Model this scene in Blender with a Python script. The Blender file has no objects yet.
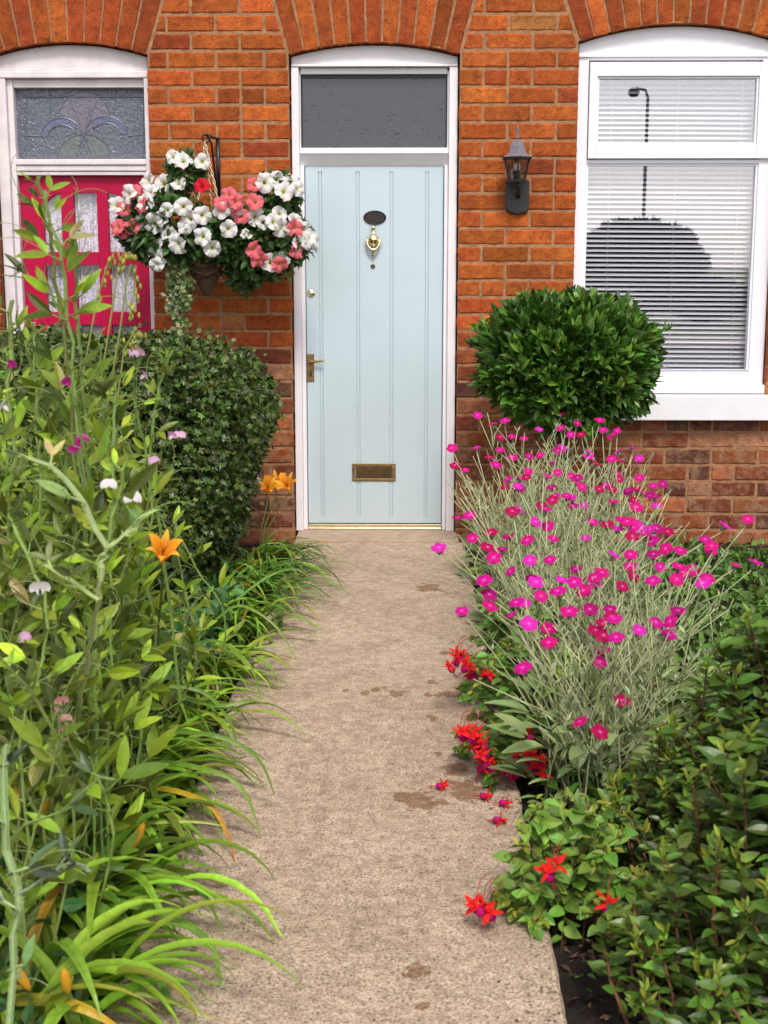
import bpy, math, random
import numpy as np
from mathutils import Vector, Matrix, noise as mnoise
random.seed(7)
RNG = np.random.default_rng(11)
R = math.radians
sc = bpy.context.scene
COL = sc.collection

# ------------------------------------------------------------------ camera
F = 1350.0
CAM = Vector((0.167, -7.45, 1.49))
PITCH = math.atan(246.0 / F)
YAW = math.atan(20.0 / F)
cam_d = bpy.data.cameras.new('camera')
cam_d.sensor_fit = 'VERTICAL'; cam_d.sensor_height = 36.0; cam_d.sensor_width = 27.0
cam_d.lens = F / 1024 * 36.0
cam_d.clip_start = 0.05; cam_d.clip_end = 3000
cam_d.dof.use_dof = True; cam_d.dof.focus_distance = 6.6; cam_d.dof.aperture_fstop = 9.0
cam = bpy.data.objects.new('camera', cam_d)
cam.location = CAM
cam.rotation_euler = (R(90) - PITCH, 0, YAW)
COL.objects.link(cam); sc.camera = cam
CR = cam.rotation_euler.to_matrix()

def ray(px, py):
    return CR @ Vector(((px - 384) / F, -(py - 512) / F, -1))
def at(px, py, d):
    """point seen at a pixel, d metres in front of the camera (along +Y)"""
    r = ray(px, py); return CAM + r * (d / r.y)
def W(px, py, y=0.0):
    p = at(px, py, y + 7.45); return p.x, p.z
def gnd(px, py, z=0.0):
    r = ray(px, py); return CAM + r * ((z - CAM.z) / r.z)

# ------------------------------------------------------------------ materials
def nt(name):
    m = bpy.data.materials.new(name); m.use_nodes = True
    t = m.node_tree; t.nodes.clear()
    out = t.nodes.new('ShaderNodeOutputMaterial')
    return m, t, out
def N(t, typ, **kw):
    n = t.nodes.new(typ)
    for k, v in kw.items():
        if k.startswith('i_'):
            key = k[2:]
            key = int(key) if key.isdigit() else key.replace('_', ' ')
            n.inputs[key].default_value = v
        else: setattr(n, k, v)
    return n
def L(t, a, b): t.links.new(a, b)
def c4(c): return (c[0], c[1], c[2], 1.0)
def ramp(t, stops, interp='LINEAR'):
    n = t.nodes.new('ShaderNodeValToRGB'); e = n.color_ramp; e.interpolation = interp
    while len(e.elements) < len(stops): e.elements.new(0.5)
    for el, (p, c) in zip(e.elements, stops): el.position = p; el.color = c4(c)
    return n
def mix(t, fac, a, b, mode='MIX'):
    n = t.nodes.new('ShaderNodeMix'); n.data_type = 'RGBA'; n.blend_type = mode
    for key, v in ((0, fac), (6, a), (7, b)):
        if hasattr(v, 'is_linked'): L(t, v, n.inputs[key])
        elif key == 0: n.inputs[0].default_value = v
        else: n.inputs[key].default_value = c4(v)
    return n.outputs[2]
def noise(t, scale, detail=4, rough=.55, vec=None, dist=0.0):
    n = N(t, 'ShaderNodeTexNoise'); n.inputs['Scale'].default_value = scale
    n.inputs['Detail'].default_value = detail; n.inputs['Roughness'].default_value = rough
    n.inputs['Distortion'].default_value = dist
    if vec is not None: L(t, vec, n.inputs['Vector'])
    return n
def wpos(t):
    return N(t, 'ShaderNodeNewGeometry').outputs['Position']
def bump(t, h, strength, dist, prev=None):
    b = N(t, 'ShaderNodeBump'); b.inputs['Strength'].default_value = strength
    b.inputs['Distance'].default_value = dist; L(t, h, b.inputs['Height'])
    if prev is not None: L(t, prev, b.inputs['Normal'])
    return b.outputs[0]

def simple(name, col, rough=.5, metal=0.0, var=.12, scale=14, bumps=.0, spec=.5, dirt=None):
    m, t, out = nt(name)
    b = N(t, 'ShaderNodeBsdfPrincipled'); P = wpos(t)
    n = noise(t, scale, 5, .6, P)
    lo = tuple(c * (1 - var) for c in col); hi = tuple(min(1, c * (1 + var)) for c in col)
    rr = ramp(t, [(.3, lo), (.7, hi)]); L(t, n.outputs[0], rr.inputs[0])
    colr = rr.outputs[0]
    if dirt:
        n2 = noise(t, dirt[1], 6, .7, P); r2 = ramp(t, [(dirt[2], (0, 0, 0)), (dirt[2] + .12, (1, 1, 1))])
        L(t, n2.outputs[0], r2.inputs[0]); colr = mix(t, r2.outputs[0], colr, dirt[0])
    L(t, colr, b.inputs['Base Color'])
    b.inputs['Roughness'].default_value = rough; b.inputs['Metallic'].default_value = metal
    b.inputs['Specular IOR Level'].default_value = spec
    if bumps: L(t, bump(t, n.outputs[0], bumps, .01), b.inputs['Normal'])
    L(t, b.outputs[0], out.inputs[0]); return m

def tinted(name, rough=.45, trans=.25, var=.18, spec=.4, scale=60, vein=0.0):
    """leaf / petal / stem: colour from the 'tint' attribute of each leaf"""
    m, t, out = nt(name)
    a = N(t, 'ShaderNodeAttribute', attribute_name='tint')
    n = noise(t, scale, 3, .6, wpos(t))
    rr = ramp(t, [(.25, (1 - var,) * 3), (.75, (1 + var,) * 3)]); L(t, n.outputs[0], rr.inputs[0])
    colr = mix(t, 1.0, a.outputs['Color'], rr.outputs[0], 'MULTIPLY')
    b = N(t, 'ShaderNodeBsdfPrincipled'); L(t, colr, b.inputs['Base Color'])
    b.inputs['Roughness'].default_value = rough; b.inputs['Specular IOR Level'].default_value = spec
    L(t, bump(t, n.outputs[0], .25, .004), b.inputs['Normal'])
    if trans > 0:
        tr = N(t, 'ShaderNodeBsdfTranslucent'); L(t, colr, tr.inputs[0])
        mx = N(t, 'ShaderNodeMixShader'); mx.inputs[0].default_value = trans
        L(t, b.outputs[0], mx.inputs[1]); L(t, tr.outputs[0], mx.inputs[2]); L(t, mx.outputs[0], out.inputs[0])
    else: L(t, b.outputs[0], out.inputs[0])
    return m

def mat_brick():
    m, t, out = nt('brick'); P = wpos(t)
    a = N(t, 'ShaderNodeAttribute', attribute_name='tint')
    n1 = noise(t, 16, 8, .75, P); n2 = noise(t, 38, 7, .75, P); n3 = noise(t, 160, 4, .7, P)
    r1 = ramp(t, [(.3, (.52, .45, .45)), (.62, (1.18, 1.2, 1.15))]); L(t, n1.outputs[0], r1.inputs[0])
    c = mix(t, 1.0, a.outputs['Color'], r1.outputs[0], 'MULTIPLY')
    r2 = ramp(t, [(.53, (0, 0, 0)), (.68, (.95, .95, .95))]); L(t, n2.outputs[0], r2.inputs[0])
    c = mix(t, r2.outputs[0], c, (.13, .038, .02))
    r3 = ramp(t, [(.62, (0, 0, 0)), (.75, (.8, .8, .8))]); L(t, n3.outputs[0], r3.inputs[0])
    c = mix(t, r3.outputs[0], c, (.42, .2, .09))
    n4 = noise(t, 2.2, 6, .65, P); r4 = ramp(t, [(.33, (.74, .70, .70)), (.6, (1.08, 1.08, 1.08))]); L(t, n4.outputs[0], r4.inputs[0])
    c = mix(t, 1.0, c, r4.outputs[0], 'MULTIPLY')
    # mortar smeared over the old brick low on the wall
    sz = N(t, 'ShaderNodeSeparateXYZ'); L(t, P, sz.inputs[0]); mr = N(t, 'ShaderNodeMapRange'); L(t, sz.outputs[2], mr.inputs[0])
    mr.inputs[1].default_value = .9; mr.inputs[2].default_value = .5; mr.inputs[3].default_value = .0; mr.inputs[4].default_value = .75
    n6 = noise(t, 11, 7, .75, P); r6 = ramp(t, [(.47, (0, 0, 0)), (.6, (1, 1, 1))]); L(t, n6.outputs[0], r6.inputs[0])
    mm6 = N(t, 'ShaderNodeMath', operation='MULTIPLY'); L(t, r6.outputs[0], mm6.inputs[0]); L(t, mr.outputs[0], mm6.inputs[1])
    c = mix(t, mm6.outputs[0], c, (.38, .22, .13))
    b = N(t, 'ShaderNodeBsdfPrincipled'); L(t, c, b.inputs['Base Color'])
    b.inputs['Roughness'].default_value = .86; b.inputs['Specular IOR Level'].default_value = .2
    s = N(t, 'ShaderNodeMath', operation='ADD'); L(t, n2.outputs[0], s.inputs[0]); L(t, n3.outputs[0], s.inputs[1])
    L(t, bump(t, s.outputs[0], 1.0, .009), b.inputs['Normal'])
    L(t, b.outputs[0], out.inputs[0]); return m

def mat_path(spots):
    m, t, out = nt('concrete_path'); P = wpos(t)
    n1 = noise(t, 1.6, 5, .6, P); n2 = noise(t, 26, 6, .75, P); n3 = noise(t, 150, 3, .7, P)
    r0 = ramp(t, [(.3, (.56, .44, .325)), (.7, (.69, .555, .425))]); L(t, n1.outputs[0], r0.inputs[0])
    r2 = ramp(t, [(.3, (.55, .52, .48)), (.62, (1.12, 1.12, 1.12))]); L(t, n2.outputs[0], r2.inputs[0])
    c = mix(t, 1.0, r0.outputs[0], r2.outputs[0], 'MULTIPLY')
    r3 = ramp(t, [(.38, (.42, .38, .34)), (.58, (1.08, 1.08, 1.08))]); L(t, n3.outputs[0], r3.inputs[0])
    c = mix(t, .9, c, r3.outputs[0], 'MULTIPLY')
    nb = noise(t, 5.5, 7, .72, P); rb = ramp(t, [(.38, (.80, .78, .76)), (.56, (1.03, 1.03, 1.03))]); L(t, nb.outputs[0], rb.inputs[0])
    c = mix(t, .8, c, rb.outputs[0], 'MULTIPLY')
    # exposed aggregate, more of it on the worn part nearer the street
    sx = N(t, 'ShaderNodeSeparateXYZ'); L(t, P, sx.inputs[0])
    wear = N(t, 'ShaderNodeMapRange'); L(t, sx.outputs[1], wear.inputs[0])
    wear.inputs[1].default_value = -4.8; wear.inputs[2].default_value = -1.2
    wear.inputs[3].default_value = .8; wear.inputs[4].default_value = .15
    for sc_, thr, seed in ((88, .35, 0), (150, .34, 5), (44, .19, 9)):
        v = N(t, 'ShaderNodeTexVoronoi'); v.inputs['Scale'].default_value = sc_
        ad = N(t, 'ShaderNodeVectorMath', operation='ADD'); L(t, P, ad.inputs[0]); ad.inputs[1].default_value = (seed, seed * 2, 0)
        L(t, ad.outputs[0], v.inputs['Vector'])
        d = ramp(t, [(thr - .06, (1, 1, 1)), (thr + .03, (0, 0, 0))]); L(t, v.outputs['Distance'], d.inputs[0])
        sepc = N(t, 'ShaderNodeSeparateColor'); L(t, v.outputs['Color'], sepc.inputs[0])
        pick = N(t, 'ShaderNodeMath', operation='GREATER_THAN'); L(t, sepc.outputs[0], pick.inputs[0]); pick.inputs[1].default_value = .5
        mm = N(t, 'ShaderNodeMath', operation='MULTIPLY'); L(t, pick.outputs[0], mm.inputs[0]); L(t, d.outputs[0], mm.inputs[1])
        m2 = N(t, 'ShaderNodeMath', operation='MULTIPLY'); L(t, mm.outputs[0], m2.inputs[0]); L(t, wear.outputs[0], m2.inputs[1])
        cc = ramp(t, [(0, (.10, .075, .06)), (.22, (.21, .13, .085)), (.45, (.17, .15, .14)), (.6, (.4, .3, .21)), (.85, (.62, .56, .48))], 'CONSTANT')
        L(t, sepc.outputs[1], cc.inputs[0])
        c = mix(t, m2.outputs[0], c, cc.outputs[0])
    # damp patches
    n5 = noise(t, 22, 5, .6, P)
    nn = N(t, 'ShaderNodeMath', operation='MULTIPLY_ADD'); L(t, n5.outputs[0], nn.inputs[0]); nn.inputs[1].default_value = 3.6; nn.inputs[2].default_value = -1.75
    acc = None
    for (x, y, rx, ry) in spots:
        s = N(t, 'ShaderNodeVectorMath', operation='SUBTRACT'); L(t, P, s.inputs[0]); s.inputs[1].default_value = (x, y, 0)
        g = N(t, 'ShaderNodeVectorMath', operation='MULTIPLY'); L(t, s.outputs[0], g.inputs[0]); g.inputs[1].default_value = (1 / rx, 1 / ry, 0)
        l = N(t, 'ShaderNodeVectorMath', operation='LENGTH'); L(t, g.outputs[0], l.inputs[0])
        if acc is None: acc = l.outputs['Value']
        else:
            mn = N(t, 'ShaderNodeMath', operation='MINIMUM'); L(t, acc, mn.inputs[0]); L(t, l.outputs['Value'], mn.inputs[1]); acc = mn.outputs[0]
    ad = N(t, 'ShaderNodeMath', operation='ADD'); L(t, acc, ad.inputs[0]); L(t, nn.outputs[0], ad.inputs[1])
    rs = ramp(t, [(.86, (1, 1, 1)), (1.0, (0, 0, 0))]); L(t, ad.outputs[0], rs.inputs[0])
    c = mix(t, rs.outputs[0], c, (.62, .5, .4), 'MULTIPLY')
    b = N(t, 'ShaderNodeBsdfPrincipled'); L(t, c, b.inputs['Base Color'])
    b.inputs['Roughness'].default_value = .85; b.inputs['Specular IOR Level'].default_value = .25
    s = N(t, 'ShaderNodeMath', operation='ADD'); L(t, n2.outputs[0], s.inputs[0]); L(t, n3.outputs[0], s.inputs[1])
    L(t, bump(t, s.outputs[0], .55, .008), b.inputs['Normal'])
    L(t, b.outputs[0], out.inputs[0]); return m

def mat_glass(name, refl, tint=(1, 1, 1), rough=.0, bsc=None, bst=.0, bdist=.01):
    m, t, out = nt(name)
    g = N(t, 'ShaderNodeBsdfGlossy'); g.inputs['Roughness'].default_value = rough; g.inputs[0].default_value = (1, 1, 1, 1)
    tr = N(t, 'ShaderNodeBsdfTransparent'); tr.inputs[0].default_value = c4(tint)
    mx = N(t, 'ShaderNodeMixShader'); mx.inputs[0].default_value = refl
    if bsc:
        v = N(t, 'ShaderNodeTexVoronoi'); v.inputs['Scale'].default_value = bsc; v.feature = 'SMOOTH_F1'
        n = noise(t, bsc * .7, 3, .5, wpos(t)); ms = N(t, 'ShaderNodeVectorMath', operation='MULTIPLY_ADD')
        L(t, n.outputs['Color'], ms.inputs[0]); ms.inputs[1].default_value = (.06,) * 3; L(t, wpos(t), ms.inputs[2])
        L(t, ms.outputs[0], v.inputs['Vector'])
        L(t, bump(t, v.outputs['Distance'], bst, bdist), g.inputs['Normal'])
    L(t, tr.outputs[0], mx.inputs[1]); L(t, g.outputs[0], mx.inputs[2]); L(t, mx.outputs[0], out.inputs[0]); return m

def mat_obscure(name, col, bsc, bst):
    """patterned glass over a dark hall"""
    m, t, out = nt(name); b = N(t, 'ShaderNodeBsdfPrincipled')
    b.inputs['Base Color'].default_value = c4(col); b.inputs['Roughness'].default_value = .12
    b.inputs['IOR'].default_value = 1.6
    P = wpos(t); mp = N(t, 'ShaderNodeMapping'); mp.inputs['Scale'].default_value = (1, 1, .55); L(t, P, mp.inputs[0])
    n = noise(t, bsc, 2, .5, mp.outputs[0], 1.6)
    L(t, bump(t, n.outputs[0], bst, .01), b.inputs['Normal'])
    L(t, b.outputs[0], out.inputs[0]); return m

def mat_lace():
    m, t, out = nt('lace'); P = wpos(t)
    b = N(t, 'ShaderNodeBsdfPrincipled'); b.inputs['Base Color'].default_value = (.85, .83, .88, 1); b.inputs['Roughness'].default_value = .9
    tr = N(t, 'ShaderNodeBsdfTransparent'); mx = N(t, 'ShaderNodeMixShader')
    v = N(t, 'ShaderNodeTexVoronoi'); v.inputs['Scale'].default_value = 75; L(t, P, v.inputs['Vector'])
    n = noise(t, 16, 4, .6, P)
    a = N(t, 'ShaderNodeMath', operation='MULTIPLY'); L(t, v.outputs['Distance'], a.inputs[0]); L(t, n.outputs[0], a.inputs[1])
    r = ramp(t, [(.16, (1, 1, 1)), (.42, (.5, .5, .5))]); L(t, a.outputs[0], r.inputs[0])
    L(t, r.outputs[0], mx.inputs[0]); L(t, tr.outputs[0], mx.inputs[1]); L(t, b.outputs[0], mx.inputs[2]); L(t, mx.outputs[0], out.inputs[0])
    return m

def mat_soil():
    m, t, out = nt('soil'); P = wpos(t)
    n = noise(t, 18, 8, .75, P); n2 = noise(t, 90, 5, .7, P)
    r = ramp(t, [(.3, (.014, .009, .006)), (.55, (.05, .032, .02)), (.7, (.11, .07, .045))]); L(t, n.outputs[0], r.inputs[0])
    b = N(t, 'ShaderNodeBsdfPrincipled'); L(t, r.outputs[0], b.inputs['Base Color']); b.inputs['Roughness'].default_value = .95
    s = N(t, 'ShaderNodeMath', operation='ADD'); L(t, n.outputs[0], s.inputs[0]); L(t, n2.outputs[0], s.inputs[1])
    L(t, bump(t, s.outputs[0], 1.0, .08), b.inputs['Normal']); L(t, b.outputs[0], out.inputs[0]); return m

M = dict(
    brick=mat_brick(),
    mortar=simple('mortar', (.32, .165, .08), .95, var=.35, scale=30, bumps=.6, dirt=((.26, .14, .08), 6, .52)),
    white=simple('white_paint', (.80, .775, .80), .42, var=.05, scale=5, bumps=.08, dirt=((.60, .55, .53), 15, .69)),
    white_old=simple('old_white_paint', (.70, .645, .65), .55, var=.12, scale=9, bumps=.25, dirt=((.42, .36, .32), 22, .66)),
    upvc=simple('white_plastic', (.82, .81, .86), .28, var=.02, scale=3),
    bluedoor=simple('pale_blue_paint', (.50, .60, .64), .36, var=.04, scale=2.2, bumps=.12, dirt=((.41, .50, .53), 9, .66)),
    reddoor=simple('crimson_paint', (.42, .001, .045), .42, var=.06, scale=6, bumps=.08, spec=.22),
    brass=simple('brass', (.92, .76, .44), .22, 1.0, var=.12, scale=60),
    brass_old=simple('tarnished_brass', (.30, .20, .075), .42, .85, var=.3, scale=40),
    brass_dark=simple('dark_tarnished_brass', (.13, .085, .035), .45, .8, var=.3, scale=40),
    pale_metal=simple('pale_threshold_metal', (.78, .70, .48), .22, .8, var=.1, scale=20),
    black=simple('black_iron', (.012, .012, .013), .4, var=.2, scale=40, bumps=.1),
    plate=simple('dark_plate', (.012, .007, .007), .5, var=.1, scale=60),
    plate_hi=simple('dark_plate_digits', (.035, .022, .02), .35, var=.1, scale=60),
    black_lit=simple('lit_black_cap', (.17, .15, .17), .45, var=.25, scale=60, bumps=.1),  # black lantern's lit top, the light put in as paler grey
    room=simple('dark_room', (.05, .045, .045), .9),
    slat=simple('blind_slat', (.80, .80, .88), .5, var=.02),
    lead=simple('lead_came', (.22, .22, .25), .4, .7),
    wicker=simple('wicker', (.085, .048, .026), .85, var=.6, scale=120, bumps=.8),
    soil=mat_soil(), lace=mat_lace(),
    win_glass=mat_glass('window_glass', .18, (1, 1, 1)),
    lamp_glass=mat_glass('lantern_glass', .10, (.75, .73, .74)),
    door_glass=mat_glass('door_glass', .05, (.96, .96, .98), .03),
    fan_glass=mat_obscure('patterned_glass', (.045, .045, .055), 26, .22),
    stain_glass=mat_obscure('hammered_glass', (.11, .12, .15), 50, .8),
    lilac=mat_obscure('lilac_glass', (.14, .13, .165), 44, .6),
    blue=mat_obscure('blue_glass', (.10, .115, .20), 44, .6),
    green=mat_obscure('green_glass', (.12, .14, .135), 44, .6),
    leaf=tinted('leaf_satin', .42, .25),
    leaf_gloss=tinted('leaf_glossy', .36, .14, spec=.42),
    leaf_matt=tinted('leaf_matt', .75, .2, spec=.2),
    stem=tinted('stem', .6, 0, spec=.3),
    bark=tinted('bark', .85, 0, var=.4, spec=.2),
    petal=tinted('petal', .6, .35, var=.07, spec=.2, scale=90),
    tarmac=simple('tarmac', (.05, .05, .052), .9, var=.25, scale=60, bumps=.4),
    paving=simple('paving', (.30, .27, .23), .9, var=.2, scale=20, bumps=.3),
    galv=simple('grey_column_paint', (.12, .12, .12), .5),
    bulb=simple('frosted_bulb', (.8, .78, .72), .3),
    slate=simple('roof_slate', (.08, .08, .09), .7, var=.3, scale=12, bumps=.3),
)

# ------------------------------------------------------------------ mesh building
def wloc(o):
    v = Vector((0, 0, 0))
    while o is not None: v = v + Vector(o.location); o = o.parent
    return v
class MB:
    def __init__(s): s.v = []; s.f = {}; s.t = []; s.n = 0
    def add(s, v, faces, tint=(1, 1, 1)):
        v = np.asarray(v, float).reshape(-1, 3)
        k = len(v)
        for f in faces:
            s.f.setdefault(len(f), []).append(np.asarray([f], int) + s.n)
        t = np.asarray(tint, float)
        s.t.append(np.broadcast_to(t, (k, 3)) if t.ndim == 1 else t)
        s.v.append(v); s.n += k
    def box(s, x0, x1, y0, y1, z0, z1, tint=(1, 1, 1)):
        v = [(x, y, z) for z in (z0, z1) for y in (y0, y1) for x in (x0, x1)]
        s.add(v, [(0, 2, 3, 1), (4, 5, 7, 6), (0, 1, 5, 4), (2, 6, 7, 3), (0, 4, 6, 2), (1, 3, 7, 5)], tint)
    def prism(s, poly, y0, y1, tint=(1, 1, 1)):
        n = len(poly)
        v = [(x, y0, z) for x, z in poly] + [(x, y1, z) for x, z in poly]
        s.add(v, [tuple(range(n)), tuple(range(2 * n - 1, n - 1, -1))] + [(i, i + n, (i + 1) % n + n, (i + 1) % n) for i in range(n)], tint)
    def tube(s, pts, rad, sides=6, tint=(1, 1, 1), cap=True):
        P = np.asarray([tuple(p) for p in pts], float); n = len(P)
        r = np.broadcast_to(np.asarray(rad, float), (n,))
        T = np.gradient(P, axis=0); T /= np.linalg.norm(T, axis=1, keepdims=True) + 1e-9
        ref = np.array([0.31, .95, .05]) if abs(T[:, 2]).mean() > .6 else np.array([0, 0, 1.0])
        A = np.cross(T, ref); A /= np.linalg.norm(A, axis=1, keepdims=True) + 1e-9
        B = np.cross(T, A)
        an = np.arange(sides) * 2 * math.pi / sides
        V = P[:, None, :] + r[:, None, None] * (np.cos(an)[None, :, None] * A[:, None, :] + np.sin(an)[None, :, None] * B[:, None, :])
        fs = [(i * sides + j, i * sides + (j + 1) % sides, (i + 1) * sides + (j + 1) % sides, (i + 1) * sides + j) for i in range(n - 1) for j in range(sides)]
        if cap: fs += [tuple(range(sides))[::-1], tuple((n - 1) * sides + j for j in range(sides))]
        s.add(V.reshape(-1, 3), fs, tint)
    def lathe(s, prof, c, axis='z', sides=20, tint=(1, 1, 1), sq=1.0):
        V = []; fs = []; n = len(prof)
        for (r, h) in prof:
            for j in range(sides):
                a = 2 * math.pi * (j + .5) / sides
                p = (r * math.cos(a), r * math.sin(a), h)
                if axis == 'y': p = (p[0], h, p[1] * sq)
                V.append((c[0] + p[0], c[1] + p[1], c[2] + p[2]))
        for i in range(n - 1):
            for j in range(sides):
                fs.append((i * sides + j, i * sides + (j + 1) % sides, (i + 1) * sides + (j + 1) % sides, (i + 1) * sides + j))
        fs += [tuple(range(sides))[::-1], tuple((n - 1) * sides + j for j in range(sides))]
        s.add(V, fs, tint)
    def place(s, T, pos, d, nrm, sc_, tint):
        """T=(verts, faces): copies of a small leaf shape; Y of the leaf along d, Z along nrm"""
        V, faces = T; V = np.asarray(V, float)
        pos = np.asarray(pos, float).reshape(-1, 3); k = len(pos)
        if k == 0: return
        d = np.broadcast_to(np.asarray(d, float), (k, 3)); nrm = np.broadcast_to(np.asarray(nrm, float), (k, 3))
        d = d / (np.linalg.norm(d, axis=1, keepdims=True) + 1e-9)
        x = np.cross(d, nrm); x /= np.linalg.norm(x, axis=1, keepdims=True) + 1e-9
        z = np.cross(x, d)
        sc_ = np.asarray(sc_, float)
        if sc_.ndim < 2: sc_ = np.broadcast_to(sc_, (k,))[:, None] * np.ones((1, 3))
        v = V[None] * sc_[:, None, :]
        out = pos[:, None] + v[..., 0:1] * x[:, None] + v[..., 1:2] * d[:, None] + v[..., 2:3] * z[:, None]
        nv = len(V); off = (np.arange(k) * nv)[:, None, None] + s.n
        by = {}
        for f in faces: by.setdefault(len(f), []).append(f)
        for kk, fl in by.items():
            s.f.setdefault(kk, []).append((np.asarray(fl)[None] + off).reshape(-1, kk))
        t = np.asarray(tint, float); t = np.broadcast_to(t, (k, 3))
        s.t.append(np.repeat(t, nv, axis=0)); s.v.append(out.reshape(-1, 3)); s.n += k * nv
    def mesh(s, name, mat, origin=(0, 0, 0), smooth=False):
        me = bpy.data.meshes.new(name)
        v = np.concatenate(s.v) - np.asarray(tuple(origin))[None]
        loops = []; starts = []; c = 0
        for kk in sorted(s.f):
            a = np.concatenate(s.f[kk]); loops.append(a.ravel()); starts.append(c + np.arange(len(a)) * kk); c += a.size
        loops = np.concatenate(loops); starts = np.concatenate(starts)
        me.vertices.add(len(v)); me.vertices.foreach_set('co', v.ravel().astype(np.float32))
        me.loops.add(len(loops)); me.loops.foreach_set('vertex_index', loops.astype(np.int32))
        me.polygons.add(len(starts)); me.polygons.foreach_set('loop_start', starts.astype(np.int32))
        me.update(calc_edges=True); me.validate()
        at_ = me.attributes.new('tint', 'FLOAT_COLOR', 'POINT')
        t = np.concatenate(s.t); t = np.concatenate([t, np.ones((len(t), 1))], 1)
        at_.data.foreach_set('color', t.ravel().astype(np.float32))
        me.polygons.foreach_set('use_smooth', np.full(len(starts), bool(smooth)))
        me.materials.append(M[mat] if isinstance(mat, str) else mat)
        return me
    def build(s, name, mat, parent=None, bevel=0.0, smooth=False, origin=None):
        if origin is None: origin = wloc(parent) if parent else (0, 0, 0)
        me = s.mesh(name, mat, origin, smooth)
        o = bpy.data.objects.new(name, me); COL.objects.link(o); o.parent = parent
        if bevel:
            b = o.modifiers.new('bevel', 'BEVEL'); b.width = bevel; b.segments = 2; b.limit_method = 'ANGLE'
        return o
def tag(o, label=None, cat=None, group=None, kind=None):
    for k, v in (('label', label), ('category', cat), ('group', group), ('kind', kind)):
        if v: o[k] = v
    return o
def root(name, loc, label, cat, group=None):
    o = bpy.data.objects.new(name, None); o.empty_display_size = .1; o.location = Vector(loc); COL.objects.link(o)
    return tag(o, label, cat, group)
def put(me, name, parent, loc, d=(0, 0, 1), s=1.0, spin=0.0, up=(0, 0, 1)):
    """object with mesh me, local +Z along d"""
    o = bpy.data.objects.new(name, me); COL.objects.link(o); o.parent = parent
    q = Vector(d).to_track_quat('Z', 'Y'); m = q.to_matrix() @ Matrix.Rotation(spin, 3, 'Z')
    o.rotation_euler = m.to_euler(); o.scale = (s, s, s)
    o.location = Vector(loc) - (wloc(parent) if parent else Vector((0, 0, 0)))
    return o
def unit(v):
    v = np.asarray(v, float); return v / (np.linalg.norm(v, axis=-1, keepdims=True) + 1e-9)
def rnd(k, s=1.0): return RNG.normal(size=(k, 3)) * s
def jit(base, k, hv=.12, vv=.3):
    """k leaf colours around a base colour"""
    b = np.asarray(base, float)[None]
    v = np.exp(RNG.normal(size=(k, 1)) * vv); h = 1 + RNG.normal(size=(k, 3)) * hv
    return np.clip(b * v * h, 0.002, 1)

# leaf templates (base at origin, along +Y, face +Z)
def leaf_t(w=.4, n=4, fold=.12, droop=.15, shape='oval'):
    V = []; Fc = []
    for i in range(n + 1):
        t = i / n
        if shape == 'oval': hw = w / 2 * math.sin(math.pi * min(1, t ** .85 * .96 + .02)) ** .8
        elif shape == 'lance': hw = w / 2 * max(.02, math.sin(math.pi * t ** .75)) ** 1.1
        elif shape == 'broad': hw = w / 2 * max(.03, math.sin(math.pi * t ** .7)) ** .65
        z = -droop * t * t
        V += [(-hw, t, z + fold * hw * 1.6), (0, t, z), (hw, t, z + fold * hw * 1.6)]
    for i in range(n):
        a = i * 3; b = a + 3
        Fc += [(a, a + 1, b + 1, b), (a + 1, a + 2, b + 2, b + 1)]
    return V, Fc
T_OVAL = leaf_t(.55, 4, .25, .18, 'broad')
T_BAY = leaf_t(.36, 4, .3, .15, 'oval')
T_LANCE = leaf_t(.26, 5, .2, .18, 'lance')
T_PEA = leaf_t(.30, 5, .22, .12, 'oval')
T_SIMPLE = leaf_t(.5, 2, .2, .15, 'oval')
T_IVY = ([(0, 0, 0), (-.45, -.1, .05), (-.3, .3, .03), (-.5, .62, 0), (-.15, .66, .02), (0, 1.05, -.08), (.15, .66, .02), (.5, .62, 0), (.3, .3, .03), (.45, -.1, .05)],
         [(0, 1, 2), (0, 2, 4, 5), (2, 3, 4), (0, 5, 6, 8), (6, 7, 8), (0, 8, 9)])

# ================================================================== SETTING
def ground_sheet(name, x0, x1, y0, y1, z, mat, nx=1, ny=1, amp=0):
    m = MB(); V = []; fs = []
    for j in range(ny + 1):
        for i in range(nx + 1):
            x = x0 + (x1 - x0) * i / nx; y = y0 + (y1 - y0) * j / ny
            V.append((x, y, z + (amp * mnoise.noise(Vector((x * 6, y * 6, 0))) + amp * .6 * mnoise.noise(Vector((x * 19, y * 19, 3))) if amp else 0)))
    for j in range(ny):
        for i in range(nx):
            a = j * (nx + 1) + i; fs.append((a, a + 1, a + nx + 2, a + nx + 1))
    m.add(V, fs); o = m.build(name, mat, smooth=bool(amp)); tag(o, kind='structure'); return o
M['grass'] = simple('rough_grass', (.06, .10, .025), .9, var=.4, scale=3, bumps=.5)
g = ground_sheet('ground', -900, 900, -900, 900, -.16, 'grass'); tag(g, 'grassy ground reaching to the horizon', 'ground')
bedL = ground_sheet('flower_bed_soil', -6, -.44, -6.9, .02, -.055, 'soil', 60, 80, .02); tag(bedL, 'dark soil of the flower bed left of the path', 'soil')
bedR = ground_sheet('flower_bed_soil', .51, 6, -6.9, .02, -.055, 'soil', 60, 80, .02); tag(bedR, 'dark soil of the flower bed right of the path', 'soil')
road = ground_sheet('road', -80, 80, -19, -10.2, -.14, 'tarmac'); tag(road, 'dark tarmac road in front of the gardens', 'road')
m = MB(); m.box(-80, 80, -10.2, -7.9, -.3, -.03); tag(m.build('pavement', 'paving', bevel=.01), 'pale paving along the road', 'pavement', kind='structure')
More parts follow.
